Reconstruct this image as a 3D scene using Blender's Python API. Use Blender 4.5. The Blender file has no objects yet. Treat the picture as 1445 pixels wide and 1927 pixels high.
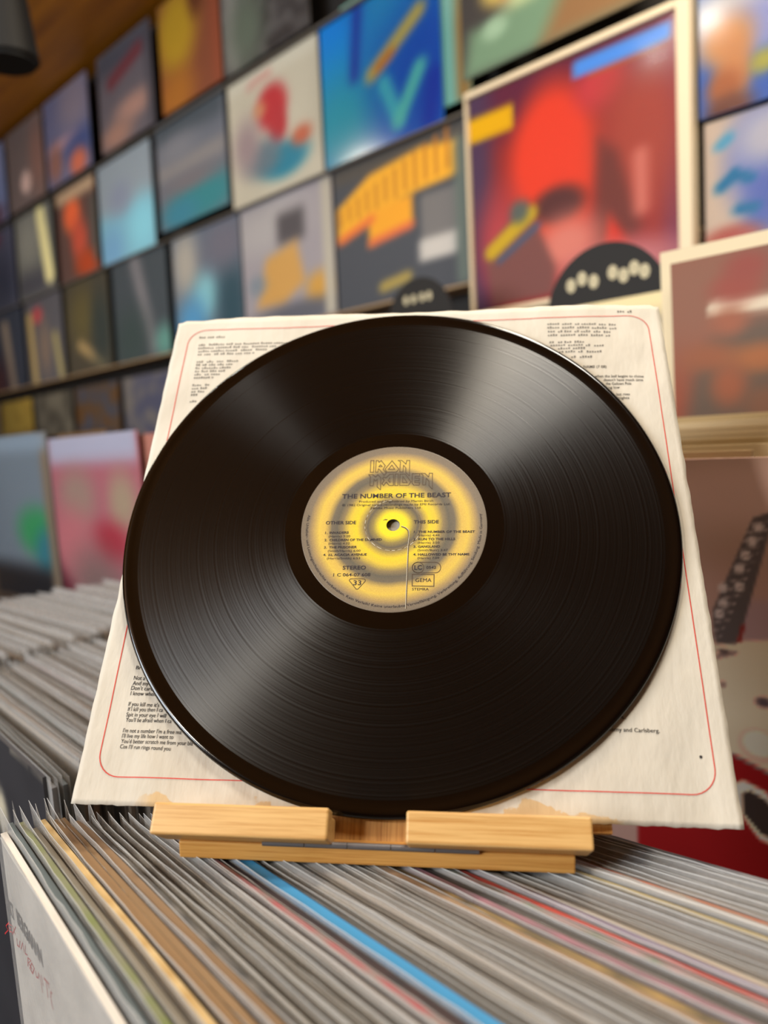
import bpy, bmesh, math, random
from mathutils import Vector, Matrix, noise
random.seed(7)
SC = bpy.context.scene
COL = SC.collection

# ------------------------------------------------------------------ camera
F = 1480.0                                   # focal length in pixels of the 1445 x 1927 frame
Zc = Vector((-.07, -.992, -.10)).normalized()            # world up seen in camera axes (x right, y down, z forward)
Yc = (Vector((0, 0, 1)) - Zc * Zc.z).normalized()
Xc = Yc.cross(Zc)
R = Matrix((Xc, Yc, Zc))                     # camera axes -> world
cam_d = bpy.data.cameras.new('camera'); cam = bpy.data.objects.new('camera', cam_d); COL.objects.link(cam)
cam_d.sensor_fit = 'HORIZONTAL'; cam_d.sensor_width = 36.0; cam_d.lens = F / 1445 * 36
cam_d.clip_start = .02; cam_d.clip_end = 50
m3 = Matrix((R.col[0], -R.col[1], -R.col[2])).transposed()
cam.matrix_world = m3.to_4x4()
cam_d.dof.use_dof = True; cam_d.dof.focus_distance = .412; cam_d.dof.aperture_fstop = 6.0
SC.camera = cam

# ------------------------------------------------------------------ light
w = bpy.data.worlds.new('world'); SC.world = w; w.use_nodes = True
w.node_tree.nodes['Background'].inputs[0].default_value = (.80, .86, 1.0, 1)
w.node_tree.nodes['Background'].inputs[1].default_value = .22
def area(name, loc, target, size, power, color, shape='DISK', size_y=None):
    l = bpy.data.lights.new(name, 'AREA'); l.shape = shape; l.size = size
    if size_y: l.size_y = size_y
    l.energy = power; l.color = color
    o = bpy.data.objects.new(name, l); COL.objects.link(o); o.location = loc
    o.rotation_euler = (Vector(target) - Vector(loc)).to_track_quat('-Z', 'Y').to_euler(); return o
area('shop_window_light', (-2.28, -.62, .62), (-1.28, .38, .62), 1.3, 62, (.86, .93, 1.0), 'RECTANGLE', .95)
area('key_lamp_light', (-.95, -.55, .62), (0, .36, -.1),  .16, 7.2, (1.0, .92, .80))
SC.view_settings.view_transform = 'Standard'; SC.view_settings.look = 'None'
SC.view_settings.exposure = 0.0; SC.view_settings.gamma = 1.0; SC.view_settings.use_curve_mapping = False

# ------------------------------------------------------------------ helpers
def lin(c):
    return tuple(((x / 255) / 12.92 if x / 255 <= .04045 else (((x / 255) + .055) / 1.055) ** 2.4) for x in c[:3])
def rgba(c): return lin(c) + (1.0,)
def ray(px, py): return R @ Vector(((px - 722.5) / F, (py - 963.5) / F, 1))
def obj(name, me, mat=None, parent=None, loc=None, rz=None):
    if isinstance(me, bmesh.types.BMesh):
        m = bpy.data.meshes.new(name); me.to_mesh(m); me.free(); me = m
    o = bpy.data.objects.new(name, me); COL.objects.link(o)
    if mat is not None:
        if isinstance(mat, (list, tuple)):
            if not len(me.materials):
                for k in mat: me.materials.append(k)
        elif not len(me.materials): me.materials.append(mat)
    if parent: o.parent = parent
    if loc is not None: o.location = loc
    if rz is not None: o.rotation_euler = (0, 0, rz)
    return o
def tag(o, label=None, cat=None, group=None, kind=None):
    if label: o['label'] = label
    if cat: o['category'] = cat
    if group: o['group'] = group
    if kind: o['kind'] = kind
    return o
def thing(name, label, cat, loc=(0, 0, 0), rz=0, group=None):
    o = bpy.data.objects.new(name, None); COL.objects.link(o); o.empty_display_size = .02
    o.location = loc; o.rotation_euler = (0, 0, rz); return tag(o, label, cat, group)
def copy_tree(o, parent=None):
    c = o.copy(); COL.objects.link(c)
    if parent: c.parent = parent
    for ch in list(o.children): copy_tree(ch, c)
    return c
def pd(name, v, f, smooth=False):
    me = bpy.data.meshes.new(name); me.from_pydata([tuple(p) for p in v], [], f); me.update()
    if smooth:
        for p in me.polygons: p.use_smooth = True
    return me
def box_bm(x0, x1, y0, y1, z0, z1, bev=0, seg=2):
    bm = bmesh.new(); bmesh.ops.create_cube(bm, size=1)
    for v in bm.verts:
        v.co = Vector((x0 if v.co.x < 0 else x1, y0 if v.co.y < 0 else y1, z0 if v.co.z < 0 else z1))
    if bev: bmesh.ops.bevel(bm, geom=list(bm.edges), offset=bev, segments=seg, affect='EDGES', profile=.6)
    return bm
def prism_bm(poly, x0, x1, bev=0):
    """polygon in (y, z) extruded along x"""
    bm = bmesh.new()
    a = [bm.verts.new((x0, p[0], p[1])) for p in poly]; b = [bm.verts.new((x1, p[0], p[1])) for p in poly]
    bm.faces.new(a); bm.faces.new(b[::-1]); n = len(poly)
    for i in range(n): bm.faces.new((a[i], b[i], b[(i + 1) % n], a[(i + 1) % n]))
    bmesh.ops.recalc_face_normals(bm, faces=bm.faces)
    if bev: bmesh.ops.bevel(bm, geom=list(bm.edges), offset=bev, segments=3, affect='EDGES', profile=.5)
    return bm

# ------------------------------------------------------------------ materials
def mat(name, color=(200, 200, 200), rough=.6, **kw):
    m = bpy.data.materials.new(name); m.use_nodes = True
    b = m.node_tree.nodes['Principled BSDF']
    b.inputs['Base Color'].default_value = rgba(color); b.inputs['Roughness'].default_value = rough
    for k, v in kw.items(): b.inputs[k.replace('_', ' ')].default_value = v
    return m
def nodes(m): return m.node_tree.nodes, m.node_tree.links, m.node_tree.nodes['Principled BSDF']
def tex_noise(m, scale=(1, 1, 1), detail=4, size=5, rough=.6):
    N, L, b = nodes(m)
    tc = N.new('ShaderNodeTexCoord'); mp = N.new('ShaderNodeMapping'); nt = N.new('ShaderNodeTexNoise')
    mp.inputs['Scale'].default_value = scale; nt.inputs['Scale'].default_value = size
    nt.inputs['Detail'].default_value = detail; nt.inputs['Roughness'].default_value = rough
    L.new(tc.outputs['Object'], mp.inputs[0]); L.new(mp.outputs[0], nt.inputs['Vector']); return nt
def ramp(m, src, stops):
    N, L, b = nodes(m); r = N.new('ShaderNodeValToRGB'); e = r.color_ramp.elements
    while len(e) < len(stops): e.new(.5)
    for i, (p, c) in enumerate(stops):
        e[i].position = p; e[i].color = c if len(c) == 4 else rgba(c)
    L.new(src, r.inputs[0]); return r
def bump(m, src, strength, dist=.001):
    N, L, b = nodes(m); bp = N.new('ShaderNodeBump'); bp.inputs['Strength'].default_value = strength
    bp.inputs['Distance'].default_value = dist; L.new(src, bp.inputs['Height']); L.new(bp.outputs[0], b.inputs['Normal']); return bp

def bamboo(name, axis, a, b_, rough=.42):
    m = mat(name, a, rough); N, L, b = nodes(m)
    sc = {'x': (1.6, 60, 60), 'y': (60, 1.6, 60)}[axis]
    n1 = tex_noise(m, sc, 5, 12, .65); r = ramp(m, n1.outputs[0], [(.30, b_), (.52, a), (.75, tuple(min(255, c + 14) for c in a))])
    L.new(r.outputs[0], b.inputs['Base Color']); bump(m, n1.outputs[0], .12, .0006)
    b.inputs['Coat Weight'].default_value = .15; b.inputs['Coat Roughness'].default_value = .3
    return m
M = {}
M['bamboo'] = bamboo('bamboo', 'x', (222, 178, 112), (196, 142, 74))
M['bamboo_base'] = bamboo('bamboo_base', 'x', (216, 160, 84), (190, 128, 58))
M['bamboo_up'] = bamboo('bamboo_upright', 'y', (214, 160, 92), (180, 122, 62))
M['steel'] = mat('hinge_steel', (124, 122, 124), .35, Metallic=.55)
# vinyl: concentric groove sheen
def vinyl(name, base, r0, aniso, rough, rings=True):
    m = mat(name, base, rough); N, L, b = nodes(m)
    b.inputs['Anisotropic'].default_value = aniso; b.inputs['Anisotropic Rotation'].default_value = .25
    t = N.new('ShaderNodeTangent'); t.direction_type = 'RADIAL'; t.axis = 'Z'; L.new(t.outputs[0], b.inputs['Tangent'])
    b.inputs['Specular IOR Level'].default_value = .5
    if rings:
        tc = N.new('ShaderNodeTexCoord'); sx = N.new('ShaderNodeSeparateXYZ'); L.new(tc.outputs['Object'], sx.inputs[0])
        cb = N.new('ShaderNodeCombineXYZ'); L.new(sx.outputs[0], cb.inputs[0]); L.new(sx.outputs[1], cb.inputs[1])
        ln = N.new('ShaderNodeVectorMath'); ln.operation = 'LENGTH'; L.new(cb.outputs[0], ln.inputs[0])
        mu = N.new('ShaderNodeMath'); mu.operation = 'MULTIPLY'; mu.inputs[1].default_value = 900; L.new(ln.outputs['Value'], mu.inputs[0])
        nt = N.new('ShaderNodeTexNoise'); nt.noise_dimensions = '1D'; nt.inputs['Scale'].default_value = 1; nt.inputs['Detail'].default_value = 5
        L.new(mu.outputs[0], nt.inputs['W'])
        mr = N.new('ShaderNodeMapRange'); mr.inputs[1].default_value = .3; mr.inputs[2].default_value = .7
        mr.inputs[3].default_value = rough - .06; mr.inputs[4].default_value = rough + .08
        L.new(nt.outputs[0], mr.inputs[0]); L.new(mr.outputs[0], b.inputs['Roughness'])
        bump(m, nt.outputs[0], .10, .0004)
    return m
M['groove'] = vinyl('vinyl_grooves', (6, 5, 5), 0, .90, .33)
M['smooth'] = vinyl('vinyl_smooth', (8, 5, 4), 0, 0, .12, False)
M['gap'] = vinyl('vinyl_track_gap', (5, 4, 4), 0, .85, .33, False)
# label rings
m = mat('centre_label_print', (200, 170, 80), .5); N, L, b = nodes(m)
tc = N.new('ShaderNodeTexCoord'); ln = N.new('ShaderNodeVectorMath'); ln.operation = 'LENGTH'; L.new(tc.outputs['Object'], ln.inputs[0])
nz = N.new('ShaderNodeTexNoise'); nz.inputs['Scale'].default_value = 55; nz.inputs['Detail'].default_value = 3; L.new(tc.outputs['Object'], nz.inputs['Vector'])
ma = N.new('ShaderNodeMath'); ma.operation = 'MULTIPLY_ADD'; ma.inputs[1].default_value = .0022; ma.inputs[2].default_value = -.0011; L.new(nz.outputs[0], ma.inputs[0])
ad = N.new('ShaderNodeMath'); ad.operation = 'ADD'; L.new(ln.outputs['Value'], ad.inputs[0]); L.new(ma.outputs[0], ad.inputs[1])
mu = N.new('ShaderNodeMath'); mu.operation = 'MULTIPLY'; mu.inputs[1].default_value = 1 / .0515; L.new(ad.outputs[0], mu.inputs[0])
Yb, Yg, Gd = (246, 226, 36), (226, 190, 74), (98, 90, 76)
rp = ramp(m, mu.outputs[0], [(.0, Yb), (.14, (244, 222, 34)), (.215, (150, 132, 72)), (.27, Gd), (.315, (150, 130, 82)), (.39, (232, 204, 44)), (.46, (226, 196, 60)), (.54, (140, 122, 84)),
     (.60, (100, 94, 80)), (.66, (112, 102, 84)), (.73, (214, 180, 84)), (.80, (222, 190, 80)), (.87, (176, 148, 92)), (.92, (128, 114, 94)), (1.0, (118, 106, 90))])
gr = N.new('ShaderNodeTexNoise'); gr.inputs['Scale'].default_value = 1600; L.new(tc.outputs['Object'], gr.inputs['Vector'])
mx = N.new('ShaderNodeMix'); mx.data_type = 'RGBA'; mx.blend_type = 'OVERLAY'; mx.inputs[0].default_value = .25
L.new(rp.outputs[0], mx.inputs[6]); L.new(gr.outputs[0], mx.inputs[7]); L.new(mx.outputs[2], b.inputs['Base Color'])
M['label'] = m
M['ink'] = mat('dark_label_ink', (38, 30, 40), .6)
M['logo_ink'] = mat('brown_logo_ink', (84, 66, 48), .6)
M['lyric'] = mat('black_lyric_ink', (48, 46, 46), .8)
M['lyric_pale'] = mat('grey_lyric_ink', (110, 106, 100), .8)
M['red_line'] = mat('red_border_ink', (214, 66, 54), .8)
M['white_wear'] = mat('pale_wear', (228, 222, 200), .6)
# paper with tea coloured stains along the foot
m = mat('aged_paper', (226, 218, 204), .85); N, L, b = nodes(m)
tc = N.new('ShaderNodeTexCoord'); sx = N.new('ShaderNodeSeparateXYZ'); L.new(tc.outputs['Object'], sx.inputs[0])
n1 = N.new('ShaderNodeTexNoise'); n1.inputs['Scale'].default_value = 38; n1.inputs['Detail'].default_value = 6; L.new(tc.outputs['Object'], n1.inputs['Vector'])
g = N.new('ShaderNodeMath'); g.operation = 'MULTIPLY_ADD'; g.inputs[1].default_value = .055; g.inputs[2].default_value = -.0245; L.new(n1.outputs[0], g.inputs[0])
h = N.new('ShaderNodeMath'); h.operation = 'SUBTRACT'; L.new(g.outputs[0], h.inputs[0]); L.new(sx.outputs[1], h.inputs[1])
inr = N.new('ShaderNodeMapRange'); inr.inputs[1].default_value = .0; inr.inputs[2].default_value = .0012; L.new(h.outputs[0], inr.inputs[0])
xr = N.new('ShaderNodeValToRGB'); e = xr.color_ramp.elements; e[0].position = .10; e[0].color = (0, 0, 0, 1); e[1].position = .13; e[1].color = (1, 1, 1, 1)
for p, c in ((.83, 1), (.845, 0)):
    q = e.new(p); q.color = (c, c, c, 1)
sc_ = N.new('ShaderNodeMath'); sc_.operation = 'MULTIPLY'; sc_.inputs[1].default_value = 1 / .31; L.new(sx.outputs[0], sc_.inputs[0]); L.new(sc_.outputs[0], xr.inputs[0])
mm = N.new('ShaderNodeMath'); mm.operation = 'MULTIPLY'; L.new(inr.outputs[0], mm.inputs[0]); L.new(xr.outputs[0], mm.inputs[1])
n2 = N.new('ShaderNodeTexNoise'); n2.inputs['Scale'].default_value = 9; n2.inputs['Detail'].default_value = 8; L.new(tc.outputs['Object'], n2.inputs['Vector'])
pr = ramp(m, n2.outputs[0], [(.3, (202, 194, 178)), (.55, (217, 211, 196)), (.75, (221, 216, 203))])
mx = N.new('ShaderNodeMix'); mx.data_type = 'RGBA'; L.new(mm.outputs[0], mx.inputs[0]); L.new(pr.outputs[0], mx.inputs[6]); mx.inputs[7].default_value = rgba((212, 184, 140))
L.new(mx.outputs[2], b.inputs['Base Color'])
n3 = N.new('ShaderNodeTexNoise'); n3.inputs['Scale'].default_value = 20; n3.inputs['Detail'].default_value = 5; mp = N.new('ShaderNodeMapping'); mp.inputs['Scale'].default_value = (2.2, .8, 1); L.new(tc.outputs['Object'], mp.inputs[0]); L.new(mp.outputs[0], n3.inputs['Vector'])
bump(m, n3.outputs[0], .5, .005)
M['paper'] = m
def film(name, col, alpha, rough=.18, edge=False):
    m = mat(name, col, rough); N, L, b = nodes(m)
    nt = tex_noise(m, (1, 1, 1), 6, 30, .7)
    mr = N.new('ShaderNodeMapRange'); mr.inputs[1].default_value = .4; mr.inputs[2].default_value = .75
    mr.inputs[3].default_value = alpha; mr.inputs[4].default_value = min(1, alpha + .25)
    L.new(nt.outputs[0], mr.inputs[0]); L.new(mr.outputs[0], b.inputs['Alpha'])
    bump(m, nt.outputs[0], .35, .003)
    return m
M['film'] = film('clear_plastic_film', (196, 194, 190), .40)
M['film_edge'] = mat('plastic_film_edge', (214, 212, 206), .3, Alpha=.75)
m = bpy.data.materials.new('glossy_clear_film'); m.use_nodes = True; N = m.node_tree.nodes; L = m.node_tree.links; N.remove(N['Principled BSDF'])
tr_ = N.new('ShaderNodeBsdfTransparent'); gl_ = N.new('ShaderNodeBsdfGlossy'); gl_.inputs['Roughness'].default_value = .14; fr_ = N.new('ShaderNodeFresnel'); fr_.inputs[0].default_value = 1.45
mx = N.new('ShaderNodeMixShader'); L.new(fr_.outputs[0], mx.inputs[0]); L.new(tr_.outputs[0], mx.inputs[1]); L.new(gl_.outputs[0], mx.inputs[2]); L.new(mx.outputs[0], N['Material Output'].inputs[0])
M['film_clear'] = m
# printed card: colours come from the print stored on the mesh
def printed(name, rough):
    m = mat(name, (200, 200, 200), rough); N, L, b = nodes(m)
    at = N.new('ShaderNodeAttribute'); at.attribute_name = 'print'; L.new(at.outputs['Color'], b.inputs['Base Color']); return m
M['print'] = printed('printed_card', .55); nodes(M['print'])[2].inputs['Specular IOR Level'].default_value = .25
def flat(name, c, rough=.6, **kw):
    if name not in M: M[name] = mat(name, c, rough, **kw)
    return M[name]
m = mat('brown_stained_ceiling_boards', (120, 70, 20), .5); N, L, b = nodes(m)
n1 = tex_noise(m, (1, 14, 1), 5, 1.6); r = ramp(m, n1.outputs[0], [(.3, (150, 88, 4)), (.7, (212, 136, 8))]); L.new(r.outputs[0], b.inputs['Base Color']); M['ceiling'] = m
m = mat('dark_painted_wall', (42, 38, 34), .7); N, L, b = nodes(m)
n1 = tex_noise(m, (1, 1, 1), 5, 3); r = ramp(m, n1.outputs[0], [(.3, (32, 29, 27)), (.7, (50, 46, 42))]); L.new(r.outputs[0], b.inputs['Base Color']); M['wall'] = m
m = mat('worn_wooden_floor', (110, 84, 60), .5); N, L, b = nodes(m)
n1 = tex_noise(m, (1, 10, 1), 5, 2); r = ramp(m, n1.outputs[0], [(.3, (84, 60, 40)), (.7, (128, 98, 70))]); L.new(r.outputs[0], b.inputs['Base Color']); M['floor'] = m
m = mat('dark_stained_bench', (60, 48, 40), .55); N, L, b = nodes(m)
n1 = tex_noise(m, (12, 1, 1), 5, 3); r = ramp(m, n1.outputs[0], [(.3, (44, 36, 31)), (.7, (74, 60, 50))]); L.new(r.outputs[0], b.inputs['Base Color']); M['bench'] = m

# ------------------------------------------------------------------ room frames
D45 = Vector((-math.sin(math.radians(45)), math.cos(math.radians(45)), 0)); N45 = Vector((D45.y, -D45.x, 0))
def frame_pt(s, t, z, ang=45):
    a = math.radians(ang); d = Vector((-math.sin(a), math.cos(a), 0)); n = Vector((d.y, -d.x, 0)); return n * s + d * t + Vector((0, 0, z))
def pick(px, py, s, ang=45):
    """point seen at a photograph pixel, on the upright plane at distance s"""
    a = math.radians(ang); n = Vector((math.cos(a), math.sin(a), 0)); r = ray(px, py); return r * (s / r.dot(n))
SW = 1.3046                                   # distance of the display wall
UT0 = Vector((.525, 1.32, 0)).dot(D45)        # zero of the wall's length scale
def struct(name, bm, m, loc=None, rz=None): return tag(obj(name, bm, m, None, loc, rz), kind='structure')
RZ45 = -math.radians(45)
# wall, ceiling and floor lie in the 45 degree frame: x to the right along the wall, y into it
struct('wall_back', box_bm(-6, 3, SW + .05, SW + .17, -1.35, 1.262), M['wall'], (0, 0, 0), RZ45)
struct('ceiling', box_bm(-6.12, 3.12, -2.32, SW + .17, 1.262, 1.34), M['ceiling'], (0, 0, 0), RZ45)
struct('floor', box_bm(-6.12, 3.12, -2.32, SW + .17, -1.43, -1.35), M['floor'], (0, 0, 0), RZ45)
struct('wall_right', box_bm(3.0, 3.12, -2.32, SW + .05, -1.35, 1.262), flat('warm_plaster', (176, 150, 116), .8), (0, 0, 0), RZ45)

for nm_, b_ in (('wall_front', (-6, 3, -2.32, -2.2, -1.35, 1.262)), ('wall_left', (-6.12, -6, -2.2, SW + .05, -1.35, 1.262))):
    struct(nm_, box_bm(*b_), flat('warm_plaster', (176, 150, 116), .8), (0, 0, 0), RZ45)
wx0, wx1, wz0, wz1 = -1.85, -.50, .12, 1.12
struct('window_1', box_bm(wx0, wx1, -2.199, -2.185, wz0, wz1), flat('window_glass', (170, 180, 190), .1), (0, 0, 0), RZ45)
for k, b_ in enumerate(((wx0 - .06, wx1 + .06, -2.199, -2.12, wz1, wz1 + .06), (wx0 - .06, wx1 + .06, -2.199, -2.10, wz0 - .06, wz0), (wx0 - .06, wx0, -2.199, -2.13, wz0, wz1), (wx1, wx1 + .06, -2.199, -2.13, wz0, wz1))):
    struct('trim_%d' % (k + 1), box_bm(*b_, .004), flat('window_wood', (120, 84, 52), .5), (0, 0, 0), RZ45)

# browser bench: one counter with two risers
def fr_box(name, x0, x1, y0, y1, z0, z1, m, label=None, cat=None, kind=None, bev=.003):
    return tag(obj(name, box_bm(x0, x1, y0, y1, z0, z1, bev), m, None, (0, 0, 0), RZ45), label, cat, None, kind)
bench = thing('display_bench', 'dark wooden stepped bench carrying the record bins under the display wall', 'bench', (0, 0, 0), RZ45)
obj('counter', box_bm(-3.2, .9, -.10, .548, -.560, -.5168, .002), M['bench'], bench)
obj('riser', box_bm(-3.2, .9, .552, .716, -.560, -.352, .002), M['bench'], bench)
obj('riser', box_bm(-3.2, .9, .718, SW + .04, -.560, -.170, .002), M['bench'], bench)
for x in (-3.1, -1.6, .8):
    for y in (-.05, 1.2): obj('leg', box_bm(x - .03, x + .03, y - .03, y + .03, -1.35, -.5605, .003), M['bench'], bench)

# ------------------------------------------------------------------ printed card meshes
def blend(a, b, k): return tuple(a[i] + (b[i] - a[i]) * k for i in range(3))
def sstep(x): x = max(0., min(1., x)); return x * x * (3 - 2 * x)
def paint(spec, u, v):
    c = spec[0]
    for s in spec[1:]:
        k = s[0]
        if k == 'e':                          # ellipse u v ru rv colour softness
            d = math.hypot((u - s[1]) / s[3], (v - s[2]) / s[4]); a = 1 - sstep((d - (1 - s[6])) / (2 * s[6] + 1e-6)); c = blend(c, s[5], a)
        elif k == 'r':                        # rectangle u0 v0 u1 v1 colour softness
            f = s[6] + 1e-4
            a = sstep((u - s[1]) / f + .5) * sstep((s[3] - u) / f + .5) * sstep((v - s[2]) / f + .5) * sstep((s[4] - v) / f + .5); c = blend(c, s[5], a)
        elif k == 'l':                        # stroke u0 v0 u1 v1 half-width colour softness
            du, dv = s[3] - s[1], s[4] - s[2]; q = max(0, min(1, ((u - s[1]) * du + (v - s[2]) * dv) / (du * du + dv * dv + 1e-9)))
            d = math.hypot(u - s[1] - q * du, v - s[2] - q * dv); a = 1 - sstep((d - s[5]) / (s[7] + 1e-4) + .5); c = blend(c, s[6], a)
        elif k == 'p':                        # polygon
            pts = s[1]; ins = False; j = len(pts) - 1; dm = 9
            for i in range(len(pts)):
                (x1, y1), (x2, y2) = pts[i], pts[j]
                if (y1 > v) != (y2 > v) and u < (x2 - x1) * (v - y1) / (y2 - y1) + x1: ins = not ins
                du, dv = x2 - x1, y2 - y1; q = max(0, min(1, ((u - x1) * du + (v - y1) * dv) / (du * du + dv * dv + 1e-9)))
                dm = min(dm, math.hypot(u - x1 - q * du, v - y1 - q * dv)); j = i
            a = sstep((dm if ins else -dm) / (s[3] + 1e-4) + .5); c = blend(c, s[2], a)
        elif k == 'n':                        # mottling: colour, amount, scale
            a = max(0, min(1, .5 + 1.6 * noise.noise(Vector((u * s[3], v * s[3], s[4] if len(s) > 4 else 0))))); c = blend(c, s[1], a * s[2])
    return c
def card(name, spec, w_=.31, h_=.31, th=.003, n=26, edge=None, gain=1.0):
    """record jacket: printed front at y=0 facing -y, thickness into +y, foot at z=0, x from 0 to w"""
    vs, fs, cs = [], [], []
    for j in range(n + 1):
        for i in range(n + 1):
            vs.append((w_ * i / n, 0, h_ * j / n)); cs.append(paint(spec, i / n, j / n))
    for j in range(n):
        for i in range(n): a = j * (n + 1) + i; fs.append((a, a + 1, a + n + 2, a + n + 1))
    ec = edge or tuple(min(255, x + 20) for x in spec[0]); b0 = len(vs)
    for (x, y, z) in ((0, 0, 0), (w_, 0, 0), (w_, 0, h_), (0, 0, h_), (0, th, 0), (w_, th, 0), (w_, th, h_), (0, th, h_)):
        vs.append((x, y, z)); cs.append(ec)
    for q in ((0, 4, 5, 1), (1, 5, 6, 2), (2, 6, 7, 3), (3, 7, 4, 0), (4, 7, 6, 5)): fs.append(tuple(b0 + i for i in q))
    me = pd(name, vs, fs); at = me.color_attributes.new('print', 'FLOAT_COLOR', 'POINT')
    for i, c in enumerate(cs):
        l = lin([max(0, min(255, x * gain)) for x in c]); at.data[i].color = (l[0], l[1], l[2], 1)
    return me
def cover(label, spec, s, t_left, z0, w_=.31, h_=.31, group=None, wrap=True, name='album_cover', cat='album cover', n=26, lean=.03, ang=45, th=.003, edge=None, gain=1.0):
    """a record cover standing face out; t_left = its left edge along the wall"""
    p = frame_pt(s, t_left, z0, ang)
    o = thing(name, label, cat, p, -math.radians(90 - ang), group)
    o.rotation_euler = (-lean, 0, -math.radians(90 - ang))
    obj('jacket', card('jacket', spec, w_, h_, th, n, edge, gain), M['print'], o)
    if wrap:
        vs, fs = [], []; k = 6
        for j in range(k + 1):
            for i in range(k + 1):
                b_ = .0022 * math.sin(math.pi * i / k) * math.sin(math.pi * j / k) + random.uniform(0, .0008)
                vs.append((-.003 + (w_ + .006) * i / k, -.0012 - b_, (h_ + .008) * j / k))
        for j in range(k):
            for i in range(k): a = j * (k + 1) + i; fs.append((a, a + 1, a + k + 2, a + k + 1))
        obj('plastic_wrap', pd('plastic_wrap', vs, fs, True), M['film_clear'], o)
    return o

# ------------------------------------------------------------------ the lyric sleeve, its record and the stand share one leaning frame
r1 = (R @ Vector((1, -.0096, -.116))).normalized(); r2 = R @ Vector((.046, -.871, .474)); r2 = (r2 - r1 * r1.dot(r2)).normalized()
NN = r1.cross(r2); T0 = R @ Vector((-.15197, .14244, .3815))
FR = Matrix((r1, r2, NN)).transposed().to_4x4(); FR.translation = T0
def PL(px, py, off=0.0):
    """photograph pixel -> coordinates on the leaning plane"""
    o_ = T0 + NN * off; r = ray(px, py); q = r * (NN.dot(o_) / NN.dot(r)) - o_; return (q.dot(r1), q.dot(r2))
def leaning(name, label, cat):
    o = thing(name, label, cat); o.matrix_world = FR.copy(); return o
def wave(x, y):
    e = min(x, .31 - x, .31 - y) if y > 0 else 0
    low = max(0, 1 - y / .06)
    v = .0007 * noise.noise(Vector((x * 22, y * 9, 1.3))) + .0004 * noise.noise(Vector((x * 60, y * 40, 4)))
    v += low * (.0011 * noise.noise(Vector((x * 75, y * 22, 7.7))))
    v -= .0016 * math.exp(-(((.31 - x) + (.31 - y)) / .05) ** 2)
    return v
def text_mesh(s, bold=0.0, res=3):
    cu = bpy.data.curves.new('lettering', 'FONT'); cu.body = s; cu.size = 1; cu.offset = bold; cu.resolution_u = res
    ob = bpy.data.objects.new('lettering', cu); COL.objects.link(ob)
    dg = bpy.context.evaluated_depsgraph_get(); dg.update(); me = ob.evaluated_get(dg).to_mesh()
    v = [(p.co.x, p.co.y) for p in me.vertices]; f = [tuple(p.vertices) for p in me.polygons]
    ob.evaluated_get(dg).to_mesh_clear(); bpy.data.objects.remove(ob); bpy.data.curves.remove(cu); return v, f
CAP = .729
TC = {}
class Print:
    """collects flat lettering and strokes lying on a surface"""
    def __init__(s, zf): s.v = []; s.f = []; s.zf = zf
    def add(s, v, f):
        b = len(s.v); s.v += [(x, y, s.zf(x, y)) for x, y in v]; s.f += [tuple(i + b for i in q) for q in f]
    def text(s, st, a, b, cap, bold=0.0, fit=True):
        key = (st, bold)
        if key not in TC: TC[key] = text_mesh(st, bold)
        v, f = TC[key]
        if not v: return
        x0 = min(p[0] for p in v); x1 = max(p[0] for p in v); d = Vector((b[0] - a[0], b[1] - a[1])); Ln = d.length; d /= Ln; up = Vector((-d.y, d.x))
        sx = Ln / (x1 - x0); sy = cap / CAP
        s.add([(a[0] + d.x * (x - x0) * sx + up.x * y * sy, a[1] + d.y * (x - x0) * sx + up.y * y * sy) for x, y in v], f)
    def arc(s, st, c, r, a0, a1, cap, bold=0.0):
        v, f = text_mesh(st, bold, 2); x1 = max(p[0] for p in v); sy = cap / CAP
        o = []
        for x, y in v:
            a = a0 + (a1 - a0) * x / x1; rr = r - y * sy; o.append((c[0] + rr * math.cos(a), c[1] + rr * math.sin(a)))
        s.add(o, f)
    def line(s, pts, wd, closed=False):
        n = len(pts); L_, R_ = [], []
        for i in range(n):
            p = Vector(pts[i]); a = Vector(pts[(i - 1) % n]) if (closed or i > 0) else None; b = Vector(pts[(i + 1) % n]) if (closed or i < n - 1) else None
            d1 = (p - a).normalized() if a else (b - p).normalized(); d2 = (b - p).normalized() if b else d1
            t = d1 + d2; t = t.normalized() if t.length > .2 else d1; nn = Vector((-t.y, t.x)); k = min(2.2, 1 / max(.35, nn.dot(Vector((-d1.y, d1.x)))))
            L_.append(p + nn * wd / 2 * k); R_.append(p - nn * wd / 2 * k)
        v = [tuple(q) for q in L_ + R_]; m_ = n if closed else n - 1
        s.add(v, [(i, n + i, n + (i + 1) % n, (i + 1) % n) for i in range(m_)])
    def disc(s, c, r, n=16, ry=None):
        ry = ry or r; s.add([(c[0] + r * math.cos(2 * math.pi * i / n), c[1] + ry * math.sin(2 * math.pi * i / n)) for i in range(n)], [tuple(range(n))])
    def build(s, name, m, parent): return obj(name, pd(name, s.v, s.f), m, parent)

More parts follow.
